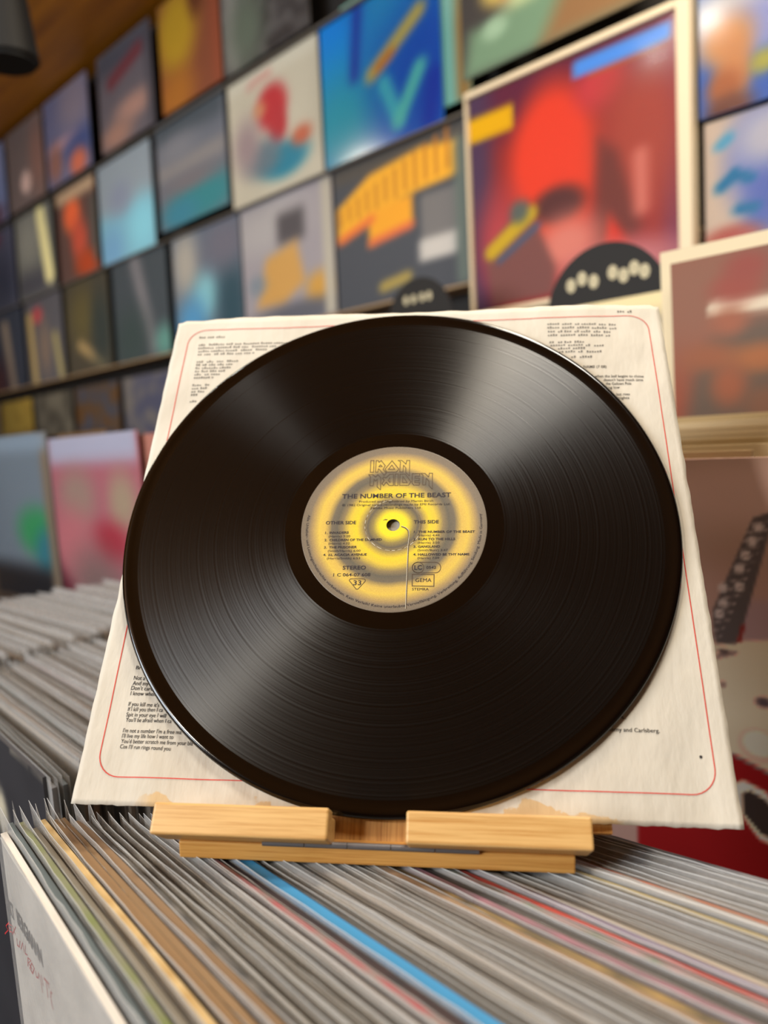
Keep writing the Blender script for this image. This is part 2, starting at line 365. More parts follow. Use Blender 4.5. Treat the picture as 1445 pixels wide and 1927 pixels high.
# ---- paper sleeve
sleeve = leaning('lyric_sleeve', 'creased cream paper lyric sleeve with a red outline standing behind the black record', 'paper sleeve')
n = 120; vs, fs = [], []
cTL, cTR, cBR, cBL = PL(337, 607), PL(1240, 572), PL(1400, 1561), PL(133, 1512)
for j in range(n + 1):
    for i in range(n + 1):
        a, b_ = i / n, j / n
        x = (cBL[0] * (1 - a) + cBR[0] * a) * (1 - b_) + (cTL[0] * (1 - a) + cTR[0] * a) * b_
        y = (cBL[1] * (1 - a) + cBR[1] * a) * (1 - b_) + (cTL[1] * (1 - a) + cTR[1] * a) * b_
        if j == n: y += .0012 * math.sin(a * 9) + .0008 * noise.noise(Vector((a * 25, 0, 0))) + .002 * math.sin(math.pi * a)
        if j == 0: y += .0007 * noise.noise(Vector((a * 70, 3, 0)))
        if i == n: x += .0006 * noise.noise(Vector((b_ * 30, 5, 0)))
        if i == 0: x += .0005 * noise.noise(Vector((b_ * 30, 9, 0)))
        rr = .0035
        if (a < .012 or a > .988) and b_ > .988: y -= .0012
        vs.append((x, y, wave(x, y)))
nf = (n + 1) ** 2
for j in range(n):
    for i in range(n): a = j * (n + 1) + i; fs.append((a, a + 1, a + n + 2, a + n + 1))
# second leaf of the folded paper, a hair behind
vs += [(x, y, z - .0007) for x, y, z in vs]
fs += [(q[3] + nf, q[2] + nf, q[1] + nf, q[0] + nf) for q in fs]
rim = [i for i in range(n + 1)] + [j * (n + 1) + n for j in range(1, n + 1)] + [n * (n + 1) + i for i in range(n - 1, -1, -1)] + [j * (n + 1) for j in range(n - 1, 0, -1)]
for k in range(len(rim)): a, b_ = rim[k], rim[(k + 1) % len(rim)]; fs.append((a, a + nf, b_ + nf, b_))
obj('paper', pd('paper', vs, fs, True), M['paper'], sleeve)
zs = lambda x, y: wave(x, y) + .00022
P = Print(zs)
corner = [PL(225, 1463), PL(190, 1425), PL(327, 690), PL(385, 621), PL(1196, 592), PL(1222, 616), PL(1348, 1460), PL(1318, 1494)]
x0, x1 = .0135, .2985; y0 = corner[0][1]; y1 = PL(700, 609)[1]
x0 = (PL(190, 1425)[0] + PL(348, 660)[0]) / 2; x1 = (PL(1349, 1465)[0] + PL(1233, 700)[0]) / 2
y0 = (PL(230, 1463)[1] + PL(1300, 1494)[1]) / 2; y1 = (PL(400, 622)[1] + PL(1190, 591)[1]) / 2
rad = .0115; pts = []
for (cx, cy, a0) in ((x1 - rad, y0 + rad, -90), (x1 - rad, y1 - rad, 0), (x0 + rad, y1 - rad, 90), (x0 + rad, y0 + rad, 180)):
    for k in range(9): a = math.radians(a0 + k * 90 / 8); pts.append((cx + rad * math.cos(a), cy + rad * math.sin(a)))
dense = []
for i in range(len(pts)):
    a, b_ = Vector(pts[i]), Vector(pts[(i + 1) % len(pts)]); k = max(1, int((b_ - a).length / .003))
    for q in range(k): dense.append(tuple(a.lerp(b_, q / k)))
P.line(dense, .00048, True); P.build('red_outline', M['red_line'], sleeve)
P = Print(zs)
def L2(st, xa, ya, xb, yb, hpx, bold=.0, pr=None):
    a, b_ = PL(xa, ya), PL(xb, yb); k = (PL(xa, ya - hpx)[1] - a[1]); (pr or P).text(st, a, b_, k, bold)
B_ = .004
L2("And my", 249, 1289, 279, 1290, 8, B_); L2("Not a", 251, 1279, 272, 1280, 8, B_); L2("Don't care", 246, 1298, 287, 1300, 8, B_); L2("I know when", 245, 1308, 292, 1310, 8, B_)
L2("Br", 255, 1259, 264, 1260, 7, B_)
L2("If you kill me it's", 241, 1328, 299, 1331, 8, B_); L2("If I kill you then I ca", 240, 1338, 306, 1340, 8, B_)
L2("Spit in your eye I will", 237, 1348, 312, 1351, 8, B_); L2("You'll be afraid when I ca", 236, 1358, 322, 1361, 8, B_)
L2("I'm not a number I'm a free ma", 231, 1378, 341, 1382, 8, B_); L2("I'll live my life how I want to", 229, 1388, 326, 1391, 8, B_)
L2("You'd better scratch me from your bla", 227, 1398, 362, 1403, 8, B_); L2("Cos I'll run rings round you", 225, 1408, 321, 1413, 8, B_)
P.build('lyric_lettering', M['lyric'], sleeve); P = Print(zs)
L2("on Remy and Carlsberg.", 1128, 1376, 1241, 1379, 8, B_); L2("ns.", 1160, 1352, 1178, 1354, 7, B_)
P.build('credit_lettering', M['lyric'], sleeve); P = Print(zs); P.disc(PL(1319, 1424), .0007); P.build('ink_dot', M['lyric'], sleeve); P = Print(zs)
L2("NAME (7 08)", 1098, 692, 1141, 692, 5, B_)
L2("when the bell begins to chime", 1119, 710, 1211, 710, 5, B_); L2("doesn't have much time", 1136, 717, 1210, 717, 5, B_)
L2("the Gallows Pole", 1140, 724, 1188, 724, 5, B_); L2("ng low", 1145, 731, 1166, 731, 5, B_); L2("last rites", 1160, 744, 1185, 744, 5, B_); L2("nights", 1163, 751, 1184, 751, 5, B_)
P.build('lyric_lettering', M['lyric'], sleeve)
# out-of-focus lines of small type: word-long strokes
P = Print(zs)
def words(xa, y, xb, hpx=3.6, sl=0.0):
    x = xa
    while x < xb:
        wd = random.choice((8, 12, 15, 20, 24, 29)); e_ = min(xb, x + wd)
        a, b_ = PL(x, y + sl * (x - xa)), PL(e_, y + sl * (e_ - xa)); hh = (PL(x, y - hpx)[1] - PL(x, y)[1])
        q = a[0]
        while q < b_[0] - .0008:
            k = random.choice((.55, .75, 1, .7)); P.add([(q, a[1]), (q + .0010, a[1]), (q + .0010, a[1] + hh * k), (q, a[1] + hh * k)], [(0, 1, 2, 3)]); q += .00155
        x = e_ + 4
words(1162, 586, 1192, 4.5)
for k, (e_, s_) in enumerate(((1163, 1030), (1167, 1030), (1152, 1031), (1150, 1031))): words(s_, 611 + 7.0 * k, e_)
for y, s_, e_ in ((645, 1034, 1106), (651, 1036, 1138), (657, 1050, 1107), (663, 1052, 1137), (673, 1075, 1117)): words(s_, y, e_)
P.build('small_type', M['lyric_pale'], sleeve); P = Print(zs)
for y, s_, e_ in ((637, 375, 425), (651, 374, 545), (657, 373, 525), (663, 373, 502), (669, 372, 480), (683, 370, 452), (689, 369, 444), (695, 368, 434), (701, 367, 424), (707, 366, 416), (713, 365, 403), (727, 362, 398), (733, 361, 391), (739, 360, 384), (745, 359, 378), (757, 357, 369)): words(s_, y, e_, 3.4, -.035)
P.build('small_type', M['lyric_pale'], sleeve)

# ---- record
RO = .0034; DC = (.1513, .1506); RR = .1526
rec = thing('vinyl_record', 'black twelve inch vinyl record with a yellow and grey centre label on the bamboo stand', 'record')
MR = FR.copy(); MR.translation = T0 + r1 * DC[0] + r2 * DC[1] + NN * RO; rec.matrix_world = MR
def lathe(prof, mats_at, seg=256, closed=True):
    vs = [(r * math.cos(2 * math.pi * i / seg), r * math.sin(2 * math.pi * i / seg), z) for r, z in prof for i in range(seg)]
    fs = []
    for j in range(len(prof) - 1):
        for i in range(seg): a = j * seg + i; b_ = j * seg + (i + 1) % seg; fs.append((a, b_, b_ + seg, a + seg))
    return vs, fs
edges = [.0605, .0800, .0804, .1010, .1014, .1180, .1184, .1440]
strips = [([(.0037, 0), (.0037, -.0018)], 1, False), ([(.0037, 0), (.0605, 0)], 1, False)]
for k in range(4):
    strips.append(([(edges[2 * k], 0), (edges[2 * k + 1], 0)], 0, False))
    if k < 3: strips.append(([(edges[2 * k + 1], 0), (edges[2 * k + 2], 0)], 2, False))
strips.append(([(.1440, 0), (.1462, .00010), (.1480, .00042), (.1496, .00075), (.1508, .00080), (.1518, .00045), (RR, -.0002), (.1519, -.0010), (.1505, -.0016), (.1480, -.0016), (.1440, -.0012)], 1, True))
strips.append(([(.1440, -.0012), (.0037, -.0018)], 1, False))
vs, fs, mi, sm = [], [], [], []
for pr_, m_, s_ in strips:
    v, f = lathe(pr_, None); b0 = len(vs); vs += v; fs += [tuple(b0 + i for i in reversed(q)) for q in f]; mi += [m_] * len(f); sm += [s_] * len(f)
me = pd('disc', vs, fs)
for k in ('groove', 'smooth', 'gap'): me.materials.append(M[k])
for p, m_, s_ in zip(me.polygons, mi, sm): p.material_index = m_; p.use_smooth = s_
if me.polygons[256].normal.z < 0: me.flip_normals()
obj('disc', me, None, rec)
lab = obj('centre_label', pd('centre_label', *(lambda pr: lathe(pr, None, 160))([(.0037, -.0002), (.0037, .00012), (.0152, .00012), (.0155, -.00002), (.0158, .00012), (.0510, .00012), (.0514, -.00002)]), False), M['label'], rec)
zl = lambda x, y: .00022
def DL(px, py):
    q = PL(px, py, RO + .0002); return (q[0] - DC[0], q[1] - DC[1])
def Z(zx, zy): return DL(570 + zx / 4.129, 840 + zy / 4.129)          # close-up of the label
def T3(pr, st, xa, ya, xb, yb, h, bold=.0): a = Z(xa, ya); pr.text(st, a, Z(xb, yb), Z(xa, ya - h)[1] - a[1], bold)
P = Print(zl)
T3(P, 'THE NUMBER OF THE BEAST', 303, 405, 1150, 392, 35, .02)
T3(P, 'Produced and Engineered by Martin Birch', 436, 437, 1012, 430, 17); T3(P, '\u2117 1982 Original sound recordings made by EMI Records Ltd.', 303, 465, 1145, 455, 17)
T3(P, 'Zomba Music Publishers Ltd', 520, 487, 912, 483, 17)
P.build('title_lettering', M['ink'], lab)
P = Print(zl)
T3(P, 'OTHER SIDE', 177, 606, 412, 604, 26, .022); T3(P, 'THIS SIDE', 861, 599, 1055, 597, 26, .022)
left = [('1.', 172, 680, 190, 'INVADERS', 206, 355, '(Harris) 3:20', 200, 366), ('2.', 166, 736, 188, 'CHILDREN OF THE DAMNED', 205, 612, '(Harris) 4:32', 198, 362),
        ('3.', 163, 793, 184, 'THE PRISONER', 201, 419, '(Smith/Harris) 6:00', 193, 446), ('4.', 156, 851, 180, '22, ACACIA AVENUE', 194, 495, '(Harris/Smith) 6:53', 186, 443)]
for nm, xa, y, xb, st, xc, xd, s2, xe, xf in left:
    T3(P, nm, xa, y, xb, y, 18, .02); T3(P, st, xc, y, xd, y - (3 if xd < 600 else 4), 18, .024); T3(P, s2, xe, y + 27, xf, y + 25, 17)
right = [('1.', 861, 672, 881, 'THE NUMBER OF THE BEAST', 896, 1336, '(Harris) 4:49', 893, 1060), ('2.', 858, 729, 881, 'RUN TO THE HILLS', 895, 1183, '(Harris) 3:50', 891, 1060),
         ('3.', 857, 787, 881, 'GANGLAND', 893, 1065, '(Smith/Burr) 3:47', 890, 1124), ('4.', 855, 848, 881, 'HALLOWED BE THY NAME', 893, 1293, '(Harris) 7:09', 889, 1058)]
for nm, xa, y, xb, st, xc, xd, s2, xe, xf in right:
    T3(P, nm, xa, y, xb, y, 18, .02); T3(P, st, xc, y, xd, y - 2, 18, .024); T3(P, s2, xe, y + 27, xf, y + 26, 17)
P.build('track_lettering', M['ink'], lab)
P = Print(zl)
T3(P, 'STEREO', 308, 957, 488, 955, 30, .015); T3(P, '1 C 064-07 608', 235, 1010, 523, 1008, 25, .008); T3(P, '33', 390, 1077, 452, 1077, 38, .01)
P.build('catalogue_lettering', M['ink'], lab); P = Print(zl)
T3(P, 'LC', 865, 958, 925, 956, 36, .02); T3(P, '0542', 958, 950, 1034, 950, 22, .012); T3(P, 'GEMA', 873, 1053, 998, 1053, 30); T3(P, 'STEMRA', 847, 1119, 977, 1119, 21)
P.build('rights_lettering', M['ink'], lab)
P = Print(zl); W1 = .00042
P.line([Z(849, 993), Z(1019, 995), Z(1017, 1087), Z(848, 1084)], W1, True)
P.build('rights_frame', M['logo_ink'], lab); P = Print(zl)
def zarc(cx, cy, rx, ry, a0, a1, k=12): return [Z(cx + rx * math.cos(math.radians(a0 + (a1 - a0) * i / k)), cy + ry * math.sin(math.radians(a0 + (a1 - a0) * i / k))) for i in range(k + 1)]
P.line(zarc(894, 941, 44, 42, 0, 345, 28), W1 * .8, True)
P.line(zarc(894, 941, 46, 41, 90, 270) + zarc(1028, 941, 42, 41, -90, 90), W1 * .8, True)
P.build('code_emblem', M['logo_ink'], lab); P = Print(zl)
P.line(zarc(372, 1043, 12, 14, 180, 270, 5) + zarc(472, 1043, 12, 14, -90, 20, 6) + zarc(420, 1097, 13, 13, 40, 140, 6), W1 * .8, True)
P.build('speed_emblem', M['logo_ink'], lab)
P = Print(zl)
P.arc('Alle Urheber- und Leistungsschutzrechte vorbehalten. Kein Verleih! Keine unerlaubte Vervielf\u00e4ltigung, Verbreitung, Auff\u00fchrung, Sendung. Made in Germany', (0, .0), .0487, math.radians(172), math.radians(368), .0015)
P.build('rim_lettering', M['ink'], lab)
# band logo outlines, drawn from the close-up (10.32x, origin 685,860)
def Q(x, y): return DL(685 + x / 10.32, 860 + y / 10.32)
LOGO = [[(132, 68), (192, 68), (184, 296), (120, 296)],
 [(234, 70), (280, 70), (292, 102), (330, 68), (412, 168), (368, 236), (432, 312), (388, 356), (290, 232), (276, 232), (266, 296), (222, 296)], [(286, 188), (320, 152), (354, 188)],
 [(543, 72), (676, 236), (622, 292), (438, 292), (408, 232)], [(540, 156), (594, 238), (472, 238)],
 [(660, 66), (732, 66), (814, 136), (830, 66), (886, 66), (880, 366), (808, 300), (812, 214), (764, 158), (756, 290), (692, 290), (706, 92)],
 [(88, 342), (176, 342), (222, 388), (268, 342), (326, 400), (318, 636), (252, 580), (258, 430), (222, 466), (192, 430), (176, 556), (112, 556), (122, 378)],
 [(500, 332), (572, 332), (568, 552), (486, 552), (432, 488), (378, 552), (346, 514), (392, 452), (360, 412), (384, 384), (420, 408)], [(502, 396), (504, 496), (466, 454)],
 [(604, 328), (664, 328), (658, 552), (594, 552)],
 [(698, 330), (800, 330), (908, 478), (862, 550), (690, 550)], [(752, 372), (836, 494), (746, 494)],
 [(936, 320), (1080, 320), (1076, 370), (990, 370), (988, 408), (1074, 408), (1072, 458), (986, 458), (984, 496), (1080, 496), (1070, 544), (958, 544), (930, 500)],
 [(1098, 316), (1180, 316), (1252, 386), (1266, 314), (1328, 314), (1326, 624), (1258, 550), (1262, 470), (1208, 410), (1190, 540), (1136, 540), (1146, 352)]]
P = Print(zl)
for pl in LOGO: P.line([Q(*p) for p in pl], .00036, True)
P.build('band_logo', M['logo_ink'], lab)
# cord running down from the spindle hole, and the worn pressing ring
P = Print(zl); P.line([Z(*q) for q in ((764, 622), (795, 634), (816, 652), (822, 690), (819, 780), (810, 1000), (800, 1262))], .00055)
P.line([Z(*q) for q in ((625, 575), (640, 566), (655, 572), (640, 572), (655, 566))], .0003)
P.build('printed_cord', M['logo_ink'], lab)
P = Print(lambda x, y: .00026); P.line([Z(*q) for q in ((766, 617), (800, 630), (822, 652), (825, 690), (815, 780), (806, 1000), (796, 1262))], .0002)
random.seed(3); a = 95
while a < 330:
    b_ = a + random.uniform(5, 11); P.line([(.0156 * math.cos(math.radians(q)), .0156 * math.sin(math.radians(q))) for q in (a, (a + b_) / 2, b_)], random.uniform(.0001, .00026)); a = b_ + random.uniform(3, 8)
P.build('pale_wear_marks', M['white_wear'], lab)

# ---- bamboo stand
stand = leaning('record_stand', 'small folding bamboo stand with two ledge blocks lying on the record tops', 'stand')
# blocks: profile in plane coordinates (y up the lean, z towards the viewer)
def block(x0, x1):
    pr = [(-.0133, -.0008), (-.0133, .020), (.0004, .020), (.0004, .0098), (-.0020, .0098), (-.0020, -.0008)]
    return prism_bm(pr, x0, x1, .0011)
obj('ledge_block', block(.0497, .1306), M['bamboo'], stand)
obj('ledge_block', block(.1650, .2446), M['bamboo'], stand)
bm = bmesh.new()
poly = [(.1200, -.0128), (.1760, -.0128), (.1760, -.0035), (.2560, -.0035), (.2560, .215), (.245, .225), (.066, .225), (.055, .215), (.055, -.0035), (.1200, -.0035)]
lo = [bm.verts.new((x, y, -.0075)) for x, y in poly]; hi = [bm.verts.new((x, y, -.0020)) for x, y in poly]
bm.faces.new(lo[::-1]); bm.faces.new(hi)
for i in range(len(poly)): bm.faces.new((lo[i], lo[(i + 1) % len(poly)], hi[(i + 1) % len(poly)], hi[i]))
obj('back_board', bm, M['bamboo_up'], stand)
# foot board: lies level on the record tops, its front edge shows
upv = Vector((0, r2.dot(Vector((0, 0, 1))), NN.dot(Vector((0, 0, 1))))).normalized()      # world up in the leaning frame (y, z)
inv = Vector((0, upv.z, -upv.y))                                                          # away from the viewer, level
ang = math.atan2(inv.z, inv.y)
fb = obj('foot_board', box_bm(.0580, .2385, 0, .120, -.0082, 0, .0008), M['bamboo_base'], stand); HM = Matrix.Translation((0, -.0141, .0034)) @ Matrix.Rotation(ang, 4, 'X'); fb.matrix_local = HM
hg = obj('hinge', box_bm(.0985, .1965, .0004, .0032, .0001, .0007), M['steel'], stand); hg.matrix_local = HM
seg = 5; x0, x1 = .0980, .1970
for k in range(seg):
    a = x0 + (x1 - x0) * k / seg; b_ = x0 + (x1 - x0) * (k + 1) / seg - .0004
    bm = bmesh.new(); bmesh.ops.create_cone(bm, cap_ends=True, segments=20, radius1=.0014, radius2=.0014, depth=b_ - a); bmesh.ops.rotate(bm, verts=bm.verts, matrix=Matrix.Rotation(math.pi / 2, 3, 'Y'))
    bmesh.ops.translate(bm, verts=bm.verts, vec=((a + b_) / 2, .0001, .0007))
    obj('knuckle', bm, M['steel'], hg)

# ------------------------------------------------------------------ record bin under the stand
FM = [M['film'], M['film_edge']]
def film_mesh(edge=True, w_=.317, h_=.322, gap=.0034, k=26, seed=0, rag=.0006, flare=.0, amp=.0010):
    """open plastic sleeve: two sheets whose upper rims are thick bright edges"""
    rnd = random.Random(seed); vs, fs, mi = [], [], []
    ph = rnd.uniform(0, 99)
    for side in (0, 1):
        b0 = len(vs); y0 = -.0007 if side == 0 else gap
        top = []
        for i in range(k + 1):
            a = i / k; x = -.003 + w_ * a
            dy = amp * noise.noise(Vector((x * 14, ph + side * 9, 0))) * (1.5 if side == 0 else 1)
            zt = h_ + rag * rnd.uniform(-1, 1) + .0009 * noise.noise(Vector((x * 9, ph, side * 5 + 3)))
            zt -= side * (.0016 + .0012 * noise.noise(Vector((ph, 1, x * 3))))
            c_ = math.exp(-((x + .003) / .010) ** 2); zt += flare * c_; dy -= (1 if side == 0 else -.3) * flare * .25 * c_
            top.append((x, y0 + dy, zt))
        for (x, y, z) in top: vs.append((x, y0, .002))
        for (x, y, z) in top: vs.append((x, y * .4 + y0 * .6, h_ - .012))
        for (x, y, z) in top: vs.append((x, y, z - .0004))
        for r_ in (0, 1):
            for i in range(k): q = b0 + r_ * (k + 1) + i; fs.append((q, q + 1, q + k + 2, q + k + 1)); mi.append(0)
        b1 = len(vs)
        for (x, y, z) in top: vs += [(x, y - .00012, z - .0003), (x, y + .00012, z - .0003), (x, y, z)]
        for i in range(k if edge and (side == 0 or rnd.random() < .4) else 0):
            q = b1 + 3 * i
            for (u_, v_) in ((0, 1), (1, 2), (2, 0)): fs.append((q + u_, q + v_, q + 3 + v_, q + 3 + u_)); mi.append(1)
    me = pd('outer_sleeve', vs, fs)
    for kk in FM: me.materials.append(kk)
    for p, m_ in zip(me.polygons, mi): p.material_index = m_; p.use_smooth = m_ == 0
    return me
def solid(c, c2=None): return [c] if not c2 else [c, ('n', c2, .8, 14)]
def ztop(x): return -.1868 - .0135 * max(0, min(1, (x + .106) / .174))
# colour of the visible top of each record, from the left-hand front record to the right
A_SPECS = [
 ((226, 222, 214), None, 'white record with red handwritten title facing left, first in the bin'),
 ((96, 112, 118), None, 'grey teal record with a frayed green tinted plastic rim beside the white one'),
 ((150, 150, 132), (122, 140, 70), 'pale olive record two places right of the white front record'),
 ((160, 154, 140), None, 'grey beige record just left of the cream edged record'),
 ((216, 190, 140), (190, 158, 104), 'cream yellow edged record near the left of the bin'),
 ((158, 112, 62), None, 'brown kraft record right of the cream edged one'),
 ((176, 132, 82), None, 'tan kraft record, middle one of three brown ones'),
 ((146, 106, 66), None, 'dark tan kraft record, rightmost of three brown ones'),
 ((72, 74, 78), (120, 120, 120), 'dusty charcoal record right of the brown kraft records'),
 ((150, 146, 136), None, None), ((124, 124, 122), None, None), ((140, 137, 128), None, None), ((150, 148, 142), None, None),
 ((132, 130, 126), None, None), ((154, 146, 142), None, None),
 ((160, 140, 140), (190, 90, 100), 'pinkish grey record left of the dark plum one'),
 ((66, 46, 48), (40, 34, 40), 'dark plum record with gold flecks left of the blue one'),
 ((70, 148, 200), None, 'sky blue edged record below the middle of the stand'),
 ((128, 134, 142), None, None), ((150, 150, 148), None, None), ((158, 150, 138), None, None), ((166, 156, 144), None, None), ((160, 148, 134), None, None),
 ((152, 148, 142), None, None), ((140, 134, 126), None, None), ((158, 154, 150), None, None),
 ((168, 136, 104), None, 'light tan edged record right of the blue and grey ones'),
 ((98, 88, 68), (190, 152, 84), 'dark record with golden blotches on its top edge'),
 ((140, 112, 122), (170, 110, 130), 'dusty mauve record right of the gold blotched one'),
 ((80, 78, 78), None, 'dark grey record between the mauve and the pale green ones'),
 ((128, 140, 128), (190, 150, 160), 'pale green and pink record left of the red edged one'),
 ((196, 60, 50), None, 'bright red edged record right of the middle of the bin'),
 ((140, 128, 156), None, 'lavender edged record just right of the red edged one'),
 ((206, 192, 174), None, 'cream white record right of the lavender edged one'),
 ((134, 118, 108), None, None), ((120, 108, 100), None, None), ((142, 128, 122), None, None), ((126, 114, 108), None, None), ((138, 124, 112), None, None),
 ((184, 168, 120), None, 'straw yellow edged record in the right part of the bin'),
 ((200, 198, 196), None, 'plastic sleeved record with white glare painted into its colour, left of the orange red one'),  # whitish jacket colour stands in for glare on the plastic
 ((196, 96, 66), (170, 150, 130), 'orange red record with a scalloped plastic rim'),
 ((158, 150, 142), None, None), ((148, 144, 138), None, None), ((166, 164, 162), None, None), ((140, 136, 134), None, None), ((154, 154, 156), None, None),
 ((128, 128, 134), None, 'last grey plastic sleeved record at the right end of the bin')]
ORD = ['first', 'second', 'third', 'fourth', 'fifth', 'sixth', 'seventh', 'eighth', 'ninth', 'tenth', 'eleventh']
NA = len(A_SPECS); last_mark = ''; cnt = 0
MARK = {8: 'dusty charcoal', 17: 'sky blue', 33: 'cream white', 41: 'orange red'}
KN = [(0, -.1640), (17, -.0640), (31, .0300), (NA - 1, .1340)]
def xs(i):
    for (a, xa), (b_, xb) in zip(KN, KN[1:]):
        if i <= b_: return xa + (xb - xa) * (i - a) / (b_ - a)
XS = [xs(i) for i in range(NA)]
random.seed(11)
A_OBJ = []
for i, (c, c2, lb) in enumerate(A_SPECS):
    if i not in (0, 4, 17): c = blend(c, (130, 126, 120), .42 if i in (5, 6, 7) else .25); c2 = blend(c2, (130, 126, 120), .3) if c2 else None
    if i not in (0, 4): c = tuple(x * .98 for x in c)
    q = i / (NA - 1); th_ = math.radians(37.0 + 13.0 * q)
    x = XS[i]; ax = .079 + (.004 * random.uniform(-1, 1) if i else 0)
    if i in (1, 2, 4, 6, 8): ax += .004
    far = Vector((x - ax * math.sin(th_), .330 + ax * math.cos(th_), 0))
    zt = ztop(x) - random.uniform(0, .0035) - (.004 if i == 0 else 0)
    if lb is None: cnt += 1; lb = '%s plain grey sleeved record to the right of the %s one' % (ORD[cnt - 1], last_mark)
    if i in MARK: last_mark = MARK[i]; cnt = 0
    o = thing('sleeved_record', lb, 'record', (far.x, far.y, -.5165), -(math.pi / 2 - th_), 'records in the bin under the stand')
    HT = zt + .5165
    dj = random.uniform(.0035, .0065) if (lb.startswith(ORD[0]) or ' plain grey ' in lb) else random.uniform(.0008, .0018)
    if i in (1, 2, 3, 8): dj = .003
    thk = {0: .003, 4: .0026, 5: .0038, 6: .0034, 7: .0034, 16: .0042, 17: .0052, 27: .0036, 31: .0024}.get(i, .0028)
    spec = [c] + ([('n', c2, .9, 16, i)] if c2 else [])
    jk = card('jacket', spec, .311, HT - dj, thk, 4 if i else 40, tuple(c))
    if c2:                                     # mottled top edge: split the top into short pieces
        vs, fs, cs = [], [], []
        for k in range(41):
            cc = paint([c, ('n', c2, 1., 30, i)], k / 40, .3); zz = HT - dj + .0002
            vs += [(.311 * k / 40, 0, zz), (.311 * k / 40, thk, zz)]; cs += [cc, cc]
        for k in range(40): fs.append((2 * k, 2 * k + 2, 2 * k + 3, 2 * k + 1))
        tm = pd('printed_edge', vs, fs); at = tm.color_attributes.new('print', 'FLOAT_COLOR', 'POINT')
        for k, cc in enumerate(cs): at.data[k].color = rgba(cc)
        obj('printed_edge', tm, M['print'], o)
    obj('jacket', jk, M['print'], o)
    fl = obj('outer_sleeve', film_mesh(h_=HT, gap=thk + .0008, seed=i, rag=.0012 if i in (1, 2, 6) else .00035, flare=(.010 if i in (1, 3, 4, 6, 8) else .003), amp=.0008), None, o)
    A_OBJ.append(o)
# writing on the white front record
o = A_OBJ[0]
def FA(px, py):
    inv_ = o.matrix_basis.inverted(); n_ = o.matrix_basis.to_3x3() @ Vector((0, -1, 0)); r = ray(px, py); p = inv_ @ (r * (n_.dot(o.location) / n_.dot(r))); return (p.x, p.z)
bpy.context.view_layer.update()
class Face(Print):
    def build(s, name, m, parent): return obj(name, pd(name, [(x, -.0002, y) for x, y, z in s.v], s.f), m, parent)
P = Face(lambda x, y: 0)
a, b_ = FA(14, 1716), FA(27, 1734)
def T4(st, xa, ya, xb, yb, cap, bold=.02): P.text(st, FA(xa, ya), FA(xb, yb), cap, bold)
T4('ART', 14, 1713, 29, 1733, .0085, .03); T4('BERGMANN', 34, 1738, 82, 1820, .0085, .03)
P.build('artist_lettering', flat('black_ink', (40, 40, 44)), o)
P = Face(lambda x, y: 0)
def brush(pts, wd): P.line([FA(*p) for p in pts], wd)
# thin brushed capitals: SEXUAL ROULETTE running down the slope
for pts in (((18, 1735), (12, 1742), (16, 1750), (10, 1757)), ((17, 1738), (18, 1752)), ((17, 1738), (23, 1742)), ((17, 1745), (22, 1748)), ((18, 1752), (24, 1754)), ((24, 1742), (29, 1758)), ((30, 1744), (24, 1758)),
            ((32, 1765), (33, 1778), (37, 1782), (38, 1770)), ((40, 1786), (43, 1774), (46, 1792)), ((48, 1778), (48, 1794), (52, 1797)), ((53, 1802), (53, 1818)), ((53, 1802), (59, 1808), (54, 1811), (61, 1824)),
            ((60, 1812), (57, 1822), (62, 1832), (65, 1822), (60, 1812)), ((67, 1826), (69, 1838), (73, 1840), (73, 1830)), ((75, 1834), (78, 1850), (81, 1868)), ((78, 1834), (82, 1855)), ((83, 1840), (93, 1852)), ((87, 1844), (91, 1878)), ((90, 1846), (93, 1860)), ((96, 1864), (96, 1878)), ((96, 1866), (99, 1870)), ((97, 1880), (98, 1890), (101, 1900))):
    brush(pts, .0008)
P.build('title_lettering', flat('red_brush_ink', (200, 40, 44)), o)

# ------------------------------------------------------------------ neighbouring bins, out of focus
jm = {}
def far_bin(N_, s0, ds, t_far, zt, ang, label, group, cols, front=None, seed=1):
    rnd = random.Random(seed); protos = []
    for k, c in enumerate(cols):
        o_ = thing('sleeved_record', label, 'record', (0, 0, 0), 0, group)
        obj('jacket', card('jacket', [c], .311, .314, .003, 2, c), M['print'], o_); obj('outer_sleeve', film_mesh(edge=False, seed=90 + k + seed, k=8), None, o_)
        protos.append(o_)
    used = set()
    for i in range(N_):
        k = rnd.randrange(len(cols)); s = s0 + ds * i; p = frame_pt(s, t_far + rnd.uniform(-.006, .006), zt - .322 + rnd.uniform(-.004, .004), ang)
        o_ = protos[k] if k not in used else copy_tree(protos[k]); used.add(k)
        o_.location = p; o_.rotation_euler = (0, 0, -math.radians(90 - ang) + rnd.uniform(-.012, .012))
    for k, o_ in enumerate(protos):
        if k not in used:
            for c in list(o_.children): bpy.data.objects.remove(c)
            bpy.data.objects.remove(o_)
G1 = [(140, 140, 142), (120, 118, 118), (152, 146, 138), (146, 128, 114), (118, 128, 134), (146, 146, 150), (134, 122, 124), (110, 108, 110), (158, 142, 130)]
far_bin(50,   .134, .0082, .802, -.190, 40, 'plastic sleeved record in the blurred bin left of the lyric sleeve', 'records in the blurred middle bin', G1, seed=2)
far_bin(56, .062, .0085, 1.125, -.190, 45, 'plastic sleeved record in the far bin below the pink cover', 'records in the blurred far bin', G1, seed=5)
SD = .1285
def D(px, py):
    p = pick(px, py, SD, 40); a = math.radians(40); d = Vector((-math.sin(a), math.cos(a), 0)); return ((.802 - p.dot(d)) / .31, (p.z + .516) / .323)
